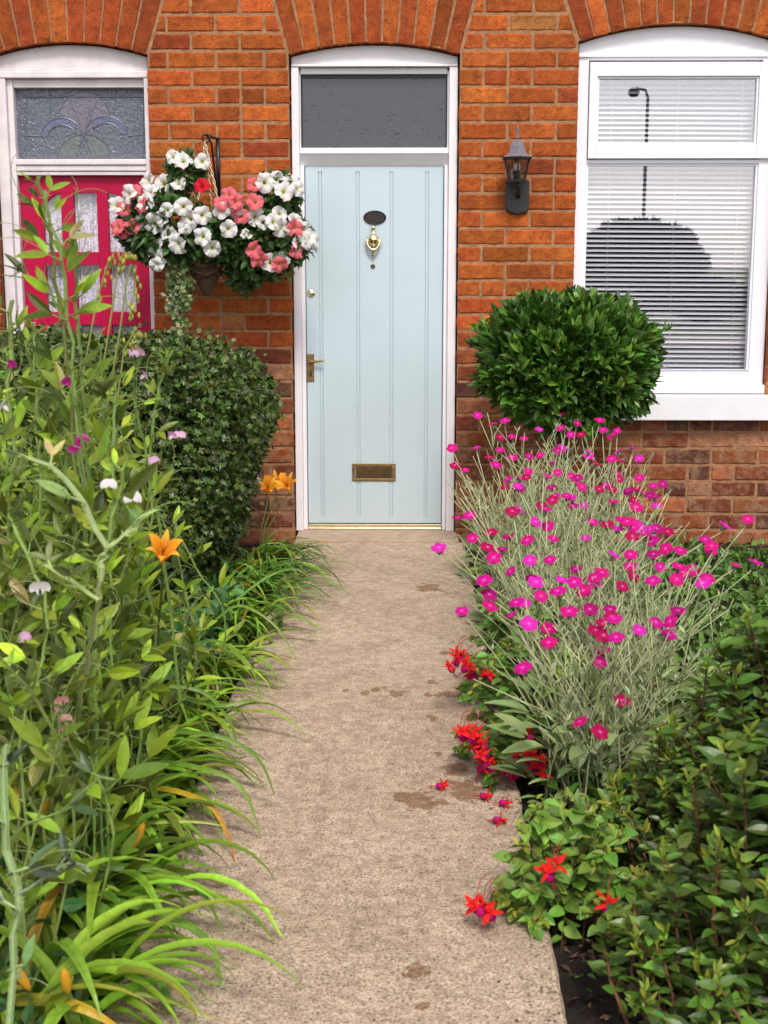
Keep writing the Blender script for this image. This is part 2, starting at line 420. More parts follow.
m = MB(); m.box(-80, 80, -21, -19, -.3, -.02); tag(m.build('pavement', 'paving', bevel=.01), 'pale paving on the far side of the road', 'pavement', kind='structure')

# path: concrete slab with slightly wandering edges
spots_px = [(418, 800, 25, 10), (455, 770, 13, 8), (466, 790, 20, 12), (450, 694, 15, 4), (397, 694, 10, 4), (375, 690, 6, 3), (430, 682, 6, 3), (448, 653, 8, 2.5),
            (433, 718, 6, 3), (345, 691, 4, 2), (385, 688, 3, 2), (437, 755, 6, 3), (418, 970, 13, 9), (423, 1006, 8, 4), (430, 588, 14, 4), (486, 760, 12, 12), (366, 693, 4, 2), (428, 695, 4, 2.5)]
spots = []
for (px, py, rx, ry) in spots_px:
    p = gnd(px, py); q = gnd(px + rx, py); w = gnd(px, py - ry)
    spots.append((p.x, p.y, abs(q.x - p.x), abs(w.y - p.y)))
m = MB(); V = []; fs = []; n = 240
for i in range(n + 1):
    y = -8.2 + (8.2 - .20) * i / n
    xl = -.44 + .012 * mnoise.noise(Vector((0, y * 3, 0))); xr = .50 + .010 * mnoise.noise(Vector((5, y * 3.3, 0))) + .004 * mnoise.noise(Vector((9, y * 14, 0))) 
    V += [(xl, y, -.2), (xl, y, -.008), (xl + .008, y, 0), (xr - .008, y, 0), (xr, y, -.008), (xr, y, -.2)]
for i in range(n):
    for j in range(5):
        a = i * 6 + j; fs.append((a, a + 1, a + 7, a + 6))
fs.append((0, 5, 4, 3, 2, 1)); fs.append(tuple(n * 6 + j for j in range(6)))
m.add(V, fs); M['path'] = mat_path(spots)
tag(m.build('path', 'path'), 'speckled concrete garden path leading to the pale blue door', 'path', kind='structure')
m = MB(); m.box(-.43, .47, -.197, .20, -.2, .012)
M['step'] = simple('step_concrete', (.42, .31, .22), .85, var=.18, scale=12, bumps=.4, dirt=((.2, .13, .09), 9, .6))
tag(m.build('doorstep', 'step', bevel=.006), 'shallow concrete step at the foot of the pale blue door', 'step', kind='structure')

# ================================================================== HOUSE
house = root('brick_house', (0, 0, 0), 'orange brick terrace front with crimson door, pale blue door and white window', 'house')
def X(px, y=0.0, py=266): return W(px, py, y)[0]
def Z(py, y=0.0, px=404): return W(px, py, y)[1]
FY = .055    # face of the frames behind the brick face
ops = []   # x0,x1,spring z,rise,bottom z
for (pa, pb, pys, pyp, zb) in ((0, 153, 54, 41, -.3), (291.5, 457.5, 54, 42, -.3), (574, 772, 42, 24, Z(418))):
    x0, x1 = X(pa), X(pb); zs = Z(pys); r = Z(pyp) - zs; w = (x1 - x0) / 2
    Rr = (w * w + r * r) / (2 * r); ops.append(dict(x0=x0, x1=x1, zs=zs, r=r, zb=zb, R=Rr, cx=(x0 + x1) / 2, cz=zs + r - Rr, w=w))
VL = .315
def intr(o, x, extra=0.0):
    q = o['R'] + extra; dx = x - o['cx']
    return o['cz'] + math.sqrt(max(1e-6, q * q - dx * dx))
def grid_brick(mb, fn, nu, nv, depth, tint, seed, xyz=None):
    """one rough-faced brick: fn(u,v)->(x,z); rounded arrises, worn face, sides going back into the wall"""
    us = [0, .03] + [.03 + .94 * i / nu for i in range(1, nu)] + [.97, 1]
    vs = [0, .08] + [.08 + .84 * i / nv for i in range(1, nv)] + [.92, 1]
    V = []; nU, nV = len(us), len(vs)
    tilt = random.uniform(-.0015, .0015); off = random.uniform(-.0018, .0022)
    for v in vs:
        for u in us:
            x, z = fn(u, v)
            e = min(min(u, 1 - u) / .03, min(v, 1 - v) / .08, 1)
            y = off + tilt * (u - .5) + (1 - e) * .0045
            n1 = mnoise.noise(Vector((x * 30, seed, z * 30))); n2 = mnoise.noise(Vector((x * 75, seed + 9, z * 75)))
            y += n1 * .002 + n2 * .0022
            if e < .5:   # ragged edge
                x += n2 * .005; z += mnoise.noise(Vector((x * 60, seed + 3, z * 20))) * .005
            V.append((x, y, z))
    fs = [(j * nU + i, j * nU + i + 1, (j + 1) * nU + i + 1, (j + 1) * nU + i) for j in range(nV - 1) for i in range(nU - 1)]
    ring = [i for i in range(nU)] + [j * nU + nU - 1 for j in range(1, nV)] + [(nV - 1) * nU + i for i in range(nU - 2, -1, -1)] + [j * nU for j in range(nV - 2, 0, -1)]
    b = len(V)
    for k in ring: V.append((V[k][0], depth, V[k][2]))
    for k in range(len(ring)):
        k2 = (k + 1) % len(ring); fs.append((ring[k2], ring[k], b + k, b + k2))
    mb.add(V, fs, tint)
def brick_col(z, x):
    r = random.random()
    if z < 1.0: 
        pal = [((.36, .105, .038), .3), ((.24, .062, .03), .3), ((.43, .16, .065), .2), ((.15, .06, .04), .1), ((.52, .25, .13), .1)]
    else:
        pal = [((.48, .115, .024), .48), ((.52, .135, .028), .24), ((.44, .094, .022), .18), ((.34, .072, .024), .07), ((.36, .13, .06), .015), ((.50, .18, .06), .015)]
    for c, p in pal:
        r -= p
        if r <= 0: break
    v = math.exp(random.gauss(0, .12))
    return tuple(max(.01, q * v * (1 + random.gauss(0, .05))) for q in c)
CH = (Z(50.3) - Z(140.3)) / 5.0        # course height
zref = Z(50.3)                          # a bed joint
PIT = X(505) - X(457.4); xref = X(505)
MJ = .0145
wall = MB()
WX0, WX1, WZ1 = -4.6, 4.6, 5.4
k0 = int(math.floor((-.25 - zref) / CH)); k1 = int((WZ1 - zref) / CH)
for k in range(k0, k1):
    zb = zref + k * CH + MJ / 2; zt = zb + CH - MJ
    par = (k % 2)
    off = xref + (0 if par == 1 else PIT * .5)
    i0 = int((WX0 - off) / PIT) - 1
    for i in range(i0, int((WX1 - off) / PIT) + 2):
        xa = off + i * PIT + MJ / 2; xb = xa + PIT - MJ
        segs = [(xa, xb)]
        for o in ops:   # cut at jambs
            new = []
            for (a, b) in segs:
                inz = zb < o['zs'] - .001 and zt > o['zb'] + .02
                if inz and b > o['x0'] and a < o['x1']:
                    if a < o['x0'] - .03: new.append((a, o['x0']))
                    if b > o['x1'] + .03: new.append((o['x1'], b))
                else: new.append((a, b))
            segs = new
        for (a, b) in segs:
            if b - a > PIT * .75 and random.random() < .10:   # now and then two headers
                mid = (a + b) / 2; parts = [(a, mid - MJ / 2), (mid + MJ / 2, b)]
            else: parts = [(a, b)]
            for (a2, b2) in parts:
                # cut by arch extrados: lower edge follows the arch, ends follow the skewback
                cutop = None
                for o in ops:
                    kx = (o['w'] / (o['R'])) ; sk = math.tan(math.asin(kx))
                    if zt > o['zs'] and zb < o['cz'] + o['R'] + VL and b2 > o['x0'] - .12 and a2 < o['x1'] + .12: cutop = o; sk_ = sk
                aa, bb = a2, b2
                if cutop:
                    o = cutop; top_ = o['cz'] + o['R'] + VL
                    # skewback lines
                    dz = max(0, (zb + zt) / 2 - o['zs'])
                    dz_b = max(0, zb - o['zs']); dz_t = max(0, zt - o['zs'])
                    zsk = VL * math.cos(math.asin(o['w'] / o['R'])) + o['zs']
                    if zt <= zsk + .04:
                        xl_b, xl_t = o['x0'] - sk_ * dz_b - MJ, o['x0'] - sk_ * dz_t - MJ
                        xr_b, xr_t = o['x1'] + sk_ * dz_b + MJ, o['x1'] + sk_ * dz_t + MJ
                        if aa >= xl_b - .02 and bb <= xr_b + .02: continue
                        if aa < xl_b - .02 and bb > xl_b:
                            if o['x1'] + .1 < bb: pass
                            fn = lambda u, v, aa=aa, xb_=xl_b, xt_=xl_t: (aa + (max(aa + .005, xb_ + (xt_ - xb_) * v) - aa) * u, zb + (zt - zb) * v)
                        elif bb > xr_b + .02 and aa < xr_b:
                            fn = lambda u, v, bb=bb, xb_=xr_b, xt_=xr_t: (bb - (bb - min(bb - .005, xb_ + (xt_ - xb_) * v)) * (1 - u), zb + (zt - zb) * v)
                        else: fn = lambda u, v, aa=aa, bb=bb: (aa + (bb - aa) * u, zb + (zt - zb) * v)
                    else:
                        def fn(u, v, aa=aa, bb=bb, o=o):
                            x = aa + (bb - aa) * u
                            lim = intr(o, x, VL) + MJ if abs(x - o['cx']) < (o['w'] / o['R']) * (o['R'] + VL) + .01 else -9
                            z0 = min(max(zb, lim), zt - .002)
                            return (x, z0 + (zt - z0) * v)
                        if fn(.5, 0)[1] > zt - .012: continue
                else: fn = lambda u, v, aa=aa, bb=bb: (aa + (bb - aa) * u, zb + (zt - zb) * v)
                fine = -1.7 < (aa + bb) / 2 < 2.7 and zt < 3.0
                grid_brick(wall, fn, 8 if fine else 1, 3 if fine else 1, .14 if fine else .03, brick_col(zb, aa), random.random() * 50)
wall.build('wall', 'brick', house)
# mortar body of the wall with real openings
mo = MB(); MY0, MY1 = .0055, .30
mj = .004
xs = [WX0]
for o in ops: xs += [o['x0'] - mj, o['x1'] + mj]
xs.append(WX1)
for i in range(0, len(xs), 2): mo.box(xs[i], xs[i + 1], MY0, MY1, -.3, WZ1)
for o in ops:
    nn_ = 14; pts = []
    for i in range(nn_ + 1):
        x = o['x0'] - mj + (o['x1'] - o['x0'] + 2 * mj) * i / nn_
        pts.append((x, intr(o, min(max(x, o['x0']), o['x1'])) + .004))
    for (a, b) in zip(pts[:-1], pts[1:]): mo.prism([a, b, (b[0], WZ1), (a[0], WZ1)], MY0, MY1)
    if o['zb'] > 0: mo.box(o['x0'] - mj, o['x1'] + mj, MY0, MY1, -.3, o['zb'] - .01)
mo.build('mortar', 'mortar', house)
for o, nvs in zip(ops, (10, 11, 13)):
    am = MB(); th = math.asin(o['w'] / o['R'])
    for i in range(nvs):
        a0 = -th + 2 * th * i / nvs + .0035 / 1; a1 = -th + 2 * th * (i + 1) / nvs - .0035
        col = brick_col(2.5, 0)
        if random.random() < .5: col = tuple(q * f for q, f in zip(col, (.9, .8, 1)))
        nrow = [(0, 1)]
        for (r0, r1) in nrow:
            def fn(u, v, a0=a0, a1=a1, o=o, r0=r0, r1=r1):
                a = a0 + (a1 - a0) * u; rr = o['R'] + VL * (r0 + (r1 - r0) * v)
                return o['cx'] + rr * math.sin(a), o['cz'] + rr * math.cos(a)
            grid_brick(am, fn, 4, 7, .14, col, random.random() * 50)
    am.build('arch', 'brick', house)
# roof, far above the picture
rf = MB(); rf.prism([(WX0 - .1, WZ1 + .01), (WX1 + .1, WZ1 + .01), (WX1 + .1, WZ1 + .09), (WX0 - .1, WZ1 + .09)], -.12, .5)
rf.add([(WX0, -.2, WZ1 + .1), (WX1, -.2, WZ1 + .1), (WX1, 4, WZ1 + 2.4), (WX0, 4, WZ1 + 2.4), (WX0, 8, WZ1 + .1), (WX1, 8, WZ1 + .1)], [(0, 1, 2, 3), (3, 2, 5, 4)])
rf.build('roof', 'slate', house)
# dark rooms behind the openings
rm = MB()
for o in ops:
    x0, x1, z0, z1 = o['x0'] + .002, o['x1'] - .002, (0 if o['zb'] < 0 else o['zb']), o['zs'] + o['r']
    d0, d1 = .302, 2.2; x0 -= .4; x1 += .4
    v = [(x0, d0, z0 - .2), (x1, d0, z0 - .2), (x1, d0, z1 + .3), (x0, d0, z1 + .3), (x0, d1, z0 - .2), (x1, d1, z0 - .2), (x1, d1, z1 + .3), (x0, d1, z1 + .3)]
    rm.add(v, [(4, 5, 6, 7), (0, 1, 5, 4), (3, 7, 6, 2), (0, 4, 7, 3), (1, 2, 6, 5)])
rm.build('room', 'room', house)

def head_board(mb, o, zbot, y0, y1, gap=.006):
    n_ = 18; p = [(o['x0'] + .006, zbot), (o['x1'] - .006, zbot)]
    for i in range(n_ + 1):
        x = o['x1'] - .006 - (o['x1'] - o['x0'] - .012) * i / n_
        p.append((x, intr(o, x) - gap))
    mb.prism(p, y0, y1)

# ---------------- middle (pale blue) door
o = ops[1]; xj0, xj1 = o['x0'] + .005, o['x1'] - .005
fr = MB()
zh = Z(64, FY)
head_board(fr, o, zh, FY + .012, FY + .10)
fr.box(xj0 + .001, xj1 - .001, FY - .006, FY + .10, Z(66.5, FY), zh - .0005)          # lip
jw = .056; LYv = FY + .062
lx0, lx1 = X(306.2, .12), X(442.8, .12)
fr.box(xj0, lx0 - .026, FY, FY + .14, .013, Z(66.7, FY)); fr.box(lx1 + .026, xj1, FY, FY + .14, .013, Z(66.7, FY))
fr.box(lx0 - .0255, lx0 - .004, FY + .030, FY + .14, .013, Z(166, .12)); fr.box(lx1 + .004, lx1 + .0255, FY + .030, FY + .14, .013, Z(166, .12))
zt0 = Z(147.5, FY); zt1 = Z(153.5, FY)
fr.box(lx0 - .0255, lx1 + .0255, FY + .012, FY + .14, zt1, zt0)                        # transom
zt3_ = Z(166.2, LYv)
fr.add([(x, y, z) for x in (lx0 - .0256, lx1 + .0256) for (y, z) in ((FY + .016, zt1 - .0005), (FY + .139, zt1 - .0005), (FY + .139, zt3_), (LYv - .003, zt3_))], [(0, 3, 2, 1), (4, 5, 6, 7), (0, 4, 7, 3), (3, 7, 6, 2), (1, 2, 6, 5), (0, 1, 5, 4)])
gx0, gx1 = X(302.5, FY + .04), X(446, FY + .04)
for (a, b) in ((lx0 - .0255, gx0), (gx1, lx1 + .0255)): fr.box(a, b, FY + .030, FY + .12, zt0 + .0005, Z(70, FY))
fr.box(gx0 + .0005, gx1 - .0005, FY + .03, FY + .12, Z(74, FY + .03), Z(66.9, FY))
frame = fr.build('door_frame', 'white', house, bevel=.004)
pm = MB(); pm.box(gx0 - .004, gx1 + .004, FY + .065, FY + .071, zt0 - .004, Z(72.5, FY)); pm.build('fanlight_pane', 'fan_glass', frame)
bd = MB()  # black strips standing in for the shade line at the fanlight's reveal
for (a, b, c, d_) in ((gx0, gx1, Z(78, FY + .05), Z(73.5, FY + .05)), (gx0, gx0 + .007, zt0, Z(78, FY + .05)), (gx1 - .007, gx1, zt0, Z(78, FY + .05))):
    bd.box(a, b, FY + .055, FY + .064, c, d_)
bd.build('fanlight_shade_line', 'black', frame)
# leaf with routed double grooves
LY = FY + .062
leafb = MB()
zl0, zl1 = Z(523, LY), Z(165.5, LY) + .02
gr = [(319.0, 322.6), (356.0, 359.8), (389.6, 393.2), (425.0, 428.6)]
gz0, gz1 = Z(517.5, LY), Z(171.5, LY)
cur = lx0
strips = []
for (a, b) in gr:
    xa, xb = X(a, LY), X(b, LY); strips.append((cur, xa, 0)); strips.append((xa, xb, 1)); cur = xb
strips.append((cur, lx1, 0))
for (a, b, isg) in strips:
    if isg:
        w_ = b - a
        leafb.box(a, b, LY, LY + .04, zl0, gz0); leafb.box(a, b, LY, LY + .04, gz1, zl1)
        leafb.prism([(a, gz0), (a + w_ * .22, gz0), (a + w_ * .22, gz1), (a, gz1)], LY + .0085, LY + .04)
        leafb.prism([(b - w_ * .22, gz0), (b, gz0), (b, gz1), (b - w_ * .22, gz1)], LY + .0085, LY + .04)
        leafb.box(a + w_ * .22, b - w_ * .22, LY + .0022, LY + .04, gz0, gz1)
    else: leafb.box(a, b, LY, LY + .04, zl0, zl1)
door = leafb.build('door', 'bluedoor', house)
th_ = MB()
th_.box(lx0 - .003, lx1 + .003, LY - .012, LY + .05, .014, Z(528, LY)); th_.box(lx0 - .003, lx1 + .003, LY - .004, LY + .05, Z(527.8, LY), Z(524, LY))
th_.build('threshold', 'pale_metal', house, bevel=.002)
# letter plate
lp = MB(); a, b, c, d_ = X(351.2, LY), X(396, LY), Z(481, LY, 374), Z(463.5, LY, 374)
lp.box(a, b, LY - .006, LY + .001, c, c + .014); lp.box(a, b, LY - .006, LY + .001, d_ - .014, d_)
lp.box(a, a + .02, LY - .006, LY + .001, c + .0141, d_ - .0141); lp.box(b - .02, b, LY - .006, LY + .001, c + .0141, d_ - .0141)
letter = lp.build('letter_plate', 'brass_old', door, bevel=.002)
lf = MB(); lf.box(a + .022, b - .022, LY - .003, LY + .001, c + .016, d_ - .016); lf.build('flap', 'brass_dark', door, bevel=.003)
# handle
hp = MB(); a, b, c, d_ = X(305.9, LY), X(313.2, LY), Z(381.5, LY), Z(354, LY)
hp.box(a + .001, b, LY - .006, LY + .001, c, d_)
hz = Z(361.5, LY)
hp.lathe([(.011, -.022), (.011, 0)], (a + .02, LY - .004, hz), 'y', 14)
hp.tube([(a + .02, LY - .03, hz - .002), (a + .05, LY - .034, hz + .002), (a + .085, LY - .036, hz + .006), (a + .098, LY - .036, hz + .008)], [.009, .0075, .006, .005], 8)
hp.build('handle', 'brass_old', door, bevel=.0015)
kh = MB(); kh.box(a + .016, a + .026, LY - .0075, LY - .005, c + .028, c + .056); kh.build('keyhole', 'black', door)
cy = MB(); p = W(311.2, 293.2, LY)
cy.lathe([(.0225, 0), (.0225, -.004), (.018, -.009), (.012, -.009), (.011, -.012), (.002, -.0125)], (p[0], LY + .001, p[1]), 'y', 20); cy.build('cylinder_lock', 'brass', door, smooth=True)
sp = MB(); p = W(372.9, 266.4, LY); sp.lathe([(.013, 0), (.013, -.004), (.008, -.006), (.002, -.004)], (p[0], LY + .001, p[1]), 'y', 16); sp.build('spyhole', 'brass_dark', door)
# number plate with relief digits
np_ = MB(); p = W(374.8, 217.6, LY)
np_.lathe([(.0625, 0), (.0625, -.006), (.0585, -.010), (.054, -.007), (.001, -.007)], (p[0], LY + .001, p[1]), 'y', 40, sq=.61)
nplate = np_.build('number_plate', 'plate', door)
tc = bpy.data.curves.new('digits', 'FONT'); tc.body = '663'; tc.size = .056; tc.extrude = .0012; tc.align_x = 'CENTER'; tc.align_y = 'CENTER'
to = bpy.data.objects.new('digits', tc); COL.objects.link(to); to.parent = nplate
to.location = (p[0], LY - .0078, p[1]); to.rotation_euler = (R(90), 0, 0); tc.materials.append(M['plate_hi'])
dg = bpy.context.evaluated_depsgraph_get(); dg.update()
dm_ = bpy.data.meshes.new_from_object(to.evaluated_get(dg)); loc_, rot_ = to.location.copy(), to.rotation_euler.copy()
bpy.data.objects.remove(to); to = bpy.data.objects.new('digits', dm_); COL.objects.link(to); to.parent = nplate; to.location = loc_; to.rotation_euler = rot_
# knocker: urn on a ring
kn = MB(); kx, kz = W(373.4, 241, LY)
k_ = .0055
kn.lathe([(.004, .082), (.010, .078), (.011, .066), (.008, .062), (.0075, .05), (.012, .045), (.012, .04), (.019, .036), (.031, .02), (.034, .006), (.030, -.008), (.02, -.022), (.01, -.030), (.003, -.034)], (kx, LY - .012, kz), 'z', 20)
kn.tube([(kx + .036 * math.cos(a_), LY - .022 + .012 * math.sin(a_), kz + .01 + .058 * math.sin(a_)) for a_ in np.linspace(R(180), R(360), 18)], .0075, 8)
kn.lathe([(.012, -.046), (.013, -.055), (.008, -.062), (.009, -.072), (.009, -.082), (.003, -.086)], (kx, LY - .018, kz), 'z', 14)
kn.build('knocker', 'brass', door, smooth=True)

# ---------------- left (crimson) door
o = ops[0]; xj0, xj1 = o['x0'] + .005, o['x1'] - .004
LF = .05
fr = MB(); zh = Z(78, LF, 70)
head_board(fr, o, Z(71, LF, 70), LF + .012, LF + .12)
fr.box(xj0, xj1, LF - .004, LF + .12, zh, Z(71, LF, 70) - .0005)
rx0, rx1 = X(24.5, .13), X(150.5, .13)
fr.box(xj0, X(14, LF), LF, LF + .14, .0, zh - .0005); fr.box(X(149.1, LF), xj1, LF, LF + .14, .0, zh - .0005)
fr.box(X(14, LF) + .0005, rx0 - .003, LF + .025, LF + .14, .0, zh - .0005)
zA, zB = Z(159, LF, 80), Z(175, LF, 80)
fr.box(rx0 - .0025, X(149, LF), LF + .01, LF + .14, zA - .03, zA); fr.box(rx0 - .0025, X(149, LF), LF + .02, LF + .14, zB + .022, zA - .0305); fr.box(rx0 - .0025, X(149, LF), LF + .028, LF + .14, zB, zB + .0215)
fr.box(rx0 - .0025, X(149, LF), LF + .03, LF + .14, Z(87, LF, 80), zh - .0005)
lframe = fr.build('door_frame', 'white_old', house, bevel=.005)
tag(lframe, 'weathered off white frame')
ya = LF + .075
gx0, gx1 = rx0 - .02, X(149, LF)
pm = MB(); pm.box(gx0, gx1, ya, ya + .006, zA - .004, Z(87, LF, 80) + .004); pane = pm.build('fanlight_pane', 'stain_glass', lframe)
def G(px, py): 
    q = W(px, py, ya - .004); return q
def came(pts, name='lead_line', w=.0022):
    mm_ = MB(); P_ = [(G(*p_)[0], ya - .003, G(*p_)[1]) for p_ in pts]; mm_.tube(P_, w, 6); return mm_
cm = MB()
def arcp(cx, cy, rx, ry, a0, a1, n=14): return [(cx + rx * math.cos(R(a)), cy - ry * math.sin(R(a))) for a in np.linspace(a0, a1, n)]
lines = [[(22, 97), (146, 97)], [(22, 135), (40, 136)], [(128, 136), (146, 134)], [(50, 88), (50, 114)], [(115, 88), (115, 114)], [(26, 97), (26, 157)], [(143, 97), (143, 157)],
         arcp(84, 121, 26, 30, 15, 165), arcp(62, 138, 21, 20, 25, 175), arcp(62, 138, 15, 13, 25, 175), arcp(106, 136, 21, 20, 5, 155), arcp(106, 136, 15, 13, 5, 155),
         arcp(84, 157, 26, 23, 0, 180), [(84, 134), (76, 157)], [(84, 134), (92, 157)], [(84, 134), (70, 100)], [(84, 134), (97, 100)], [(84, 134), (90, 105)]]
for l_ in lines: cm.tube([(G(*p_)[0], ya - .003, G(*p_)[1]) for p_ in l_], .0021, 6)
cm.build('leading', 'lead', pane)
def glasspoly(pts, mat, dy):
    g_ = MB(); g_.prism([G(*p_) for p_ in pts], ya - .002 + dy, ya + .0005); g_.build('coloured_glass', mat, pane)
glasspoly(arcp(84, 121, 26, 30, 15, 165) + [(84, 134)], 'lilac', 0.0005)
glasspoly(arcp(62, 138, 21, 20, 40, 175) + arcp(62, 138, 15, 13, 175, 40), 'blue', 0)
glasspoly(arcp(106, 136, 21, 20, 5, 140) + arcp(106, 136, 15, 13, 140, 5), 'blue', 0)
glasspoly(arcp(84, 157, 26, 23, 5, 80) + [(88, 157)], 'green', 0.0012)
glasspoly(arcp(84, 157, 26, 23, 100, 175) + [(80, 157)], 'green', 0.0012)
# door leaf made of stiles, rails and glazing bars
RY = LF + .065
dm = MB()
zt_ = Z(175.5, RY, 80); zr1, zr2, zr3, zr4, zr5, zr6 = [Z(q, RY, 80) for q in (193, 252, 265, 312, 325, 372)]
cx_ = [X(q, RY) for q in (45.5, 63.5, 76, 99, 110, 135)]
dm.box(rx0, cx_[0], RY, RY + .04, 0.03, zt_); dm.box(cx_[5], rx1, RY, RY + .04, .03, zt_)
dm.box(cx_[0] + .0003, cx_[5] - .0003, RY, RY + .04, zr1, zt_)
for (a, b) in ((cx_[1], cx_[2]), (cx_[3], cx_[4])): dm.box(a, b, RY + .001, RY + .039, zr6, zr1 - .0003)
for (a, b) in ((cx_[0] + .0003, cx_[1] - .0003), (cx_[2] + .0003, cx_[3] - .0003), (cx_[4] + .0003, cx_[5] - .0003)):
    dm.box(a, b, RY + .0005, RY + .0395, zr3, zr2); dm.box(a, b, RY + .0005, RY + .0395, zr5, zr4)
    dm.box(a, b, RY + .0005, RY + .0395, .031, zr6)
drop = Z(193, RY) - Z(205, RY)
def wedge(xo, xi):
    pts = [(xo, zr1 - .0003), (xo, zr1 - drop)] + [(xo + (xi - xo) * t, zr1 - drop * (1 - t) ** 1.6) for t in (.15, .3, .5, .7, .85)] + [(xi, zr1 - .0003)]
    if xo > xi: pts = pts[::-1]
    dm.prism(pts, RY + .001, RY + .038)
wedge(cx_[0] + .0003, cx_[1] - .0003); wedge(cx_[5] - .0003, cx_[4] + .0003)
rdoor = dm.build('door', 'reddoor', house, bevel=.0035)
tag(rdoor, 'crimson glazed door')
for r_, (za, zb_) in enumerate(((zr2, zr1), (zr4, zr3), (zr6, zr5))):
    for (a, b) in ((cx_[0], cx_[1]), (cx_[2], cx_[3]), (cx_[4], cx_[5])):
        gp = MB(); gp.box(a + .0005, b - .0005, RY + .018, RY + .022, za + .0005, zb_ - (.0035 if r_ == 0 and 0 else .0005)); gp.build('pane', 'door_glass', rdoor)
# lace curtain behind the glass
lc = MB(); V = []; fs = []; nx_ = 150; nz_ = 6
x0c, x1c = cx_[0] - .03, cx_[5] + .03; z0c, z1c = zr6 - .03, zr1 + .03
for j in range(nz_ + 1):
    for i in range(nx_ + 1):
        x = x0c + (x1c - x0c) * i / nx_; z = z0c + (z1c - z0c) * j / nz_
        V.append((x, RY + .052 + .010 * math.sin(x * 190 + .5 * math.sin(z * 3 + x * 30)) + .006 * math.sin(x * 83 + z), z))
for j in range(nz_):
    for i in range(nx_):
        a = j * (nx_ + 1) + i; fs.append((a, a + 1, a + nx_ + 2, a + nx_ + 1))
lc.add(V, fs)
tag(lc.build('lace_curtain', 'lace', None, smooth=True), 'gathered white lace curtain hanging behind the glass of the crimson door', 'curtain')

# ---------------- window
o = ops[2]; WY = FY
x0w, x1w = o['x0'] + .005, o['x1'] - .005
wm = MB()
head_board(wm, o, Z(53.5, WY, 670), WY + .006, WY + .08)
wm.box(x0w, x1w, WY - .012, WY + .08, Z(57, WY, 670), Z(53.5, WY, 670) - .0005)
zT = Z(57, WY, 670) - .0005
zS = Z(384, WY, 670)
def X3(px, py, y=WY): return W(px, py, y)[0]
gl0, gl1 = X3(586, 266), X3(751.5, 266)
gzT, gzB = Z(166, WY + .03, 670), Z(369.5, WY + .03, 670)
zM = Z(159.5, WY, 670)
wm.box(x0w, gl0 - .012, WY, WY + .07, zS, zT); wm.box(gl1 + .012, x1w, WY, WY + .07, zS, zT)
wm.box(gl0 - .0118, gl1 + .0118, WY, WY + .07, gzB + .0 - .0, gzB + .001); 
wm.box(gl0 - .0118, gl1 + .0118, WY + .0005, WY + .07, zS, gzB - .012); wm.box(gl0 - .0118, gl1 + .0118, WY + .0005, WY + .07, gzT + .012, zM + .0)
wm.box(gl0 - .0118, gl1 + .0118, WY + .0005, WY + .07, Z(60, WY, 670), zT)
# glazing beads, lower light
for (a, b, c, d_) in ((gl0 - .0117, gl0, gzB - .0117, gzT + .0117), (gl1, gl1 + .0117, gzB - .0117, gzT + .0117), (gl0 + .0002, gl1 - .0002, gzB - .0117, gzB), (gl0 + .0002, gl1 - .0002, gzT, gzT + .0117)):
    wm.box(a, b, WY + .010, WY + .06, c, d_)
wf = wm.build('window', 'upvc', house, bevel=.003)
# opening sash on top
sm = MB(); sx0, sx1, sz0, sz1 = X3(584.5, 266), X3(765, 266), Z(158.5, WY - .02, 670), Z(62, WY - .02, 670)
tx0, tx1, tz0, tz1 = X3(598.5, 110), X3(755, 110), Z(143, WY, 670), Z(79, WY, 670)
for (a, b, c, d_) in ((sx0, tx0 - .012, sz0, sz1), (tx1 + .012, sx1, sz0, sz1), (tx0 - .0118, tx1 + .0118, sz0, tz0 - .012), (tx0 - .0118, tx1 + .0118, tz1 + .012, sz1)):
    sm.box(a, b, WY - .022, WY + .05, c, d_)
for (a, b, c, d_) in ((tx0 - .0117, tx0, tz0 - .0117, tz1 + .0117), (tx1, tx1 + .0117, tz0 - .0117, tz1 + .0117), (tx0 + .0002, tx1 - .0002, tz0 - .0117, tz0), (tx0 + .0002, tx1 - .0002, tz1, tz1 + .0117)):
    sm.box(a, b, WY - .010, WY + .045, c, d_)
sm.build('sash', 'upvc', wf, bevel=.003)
gm = MB(); gm.box(gl0 - .003, gl1 + .003, WY + .03, WY + .036, gzB - .003, gzT + .003); gm.build('pane', 'win_glass', wf)
gm = MB(); gm.box(tx0 - .003, tx1 + .003, WY + .01, WY + .016, tz0 - .003, tz1 + .003); gm.build('pane', 'win_glass', wf)
# sill
sl = MB(); zq = Z(386, -.03, 670)
sl.prism([(X(562), Z(420.5, -.09, 670)), (X(800), Z(420.5, -.09, 670)), (X(800), Z(396, -.09, 670)), (X(562), Z(396, -.09, 670))], -.09, WY + .06)
sill = sl.build('window_sill', 'white', house, bevel=.004)
sl = MB(); sl.box(x0w, x1w, WY - .05, WY + .06, Z(395, -.09, 670), zS - .0005); sl.build('sill_moulding', 'upvc', wf, bevel=.003)
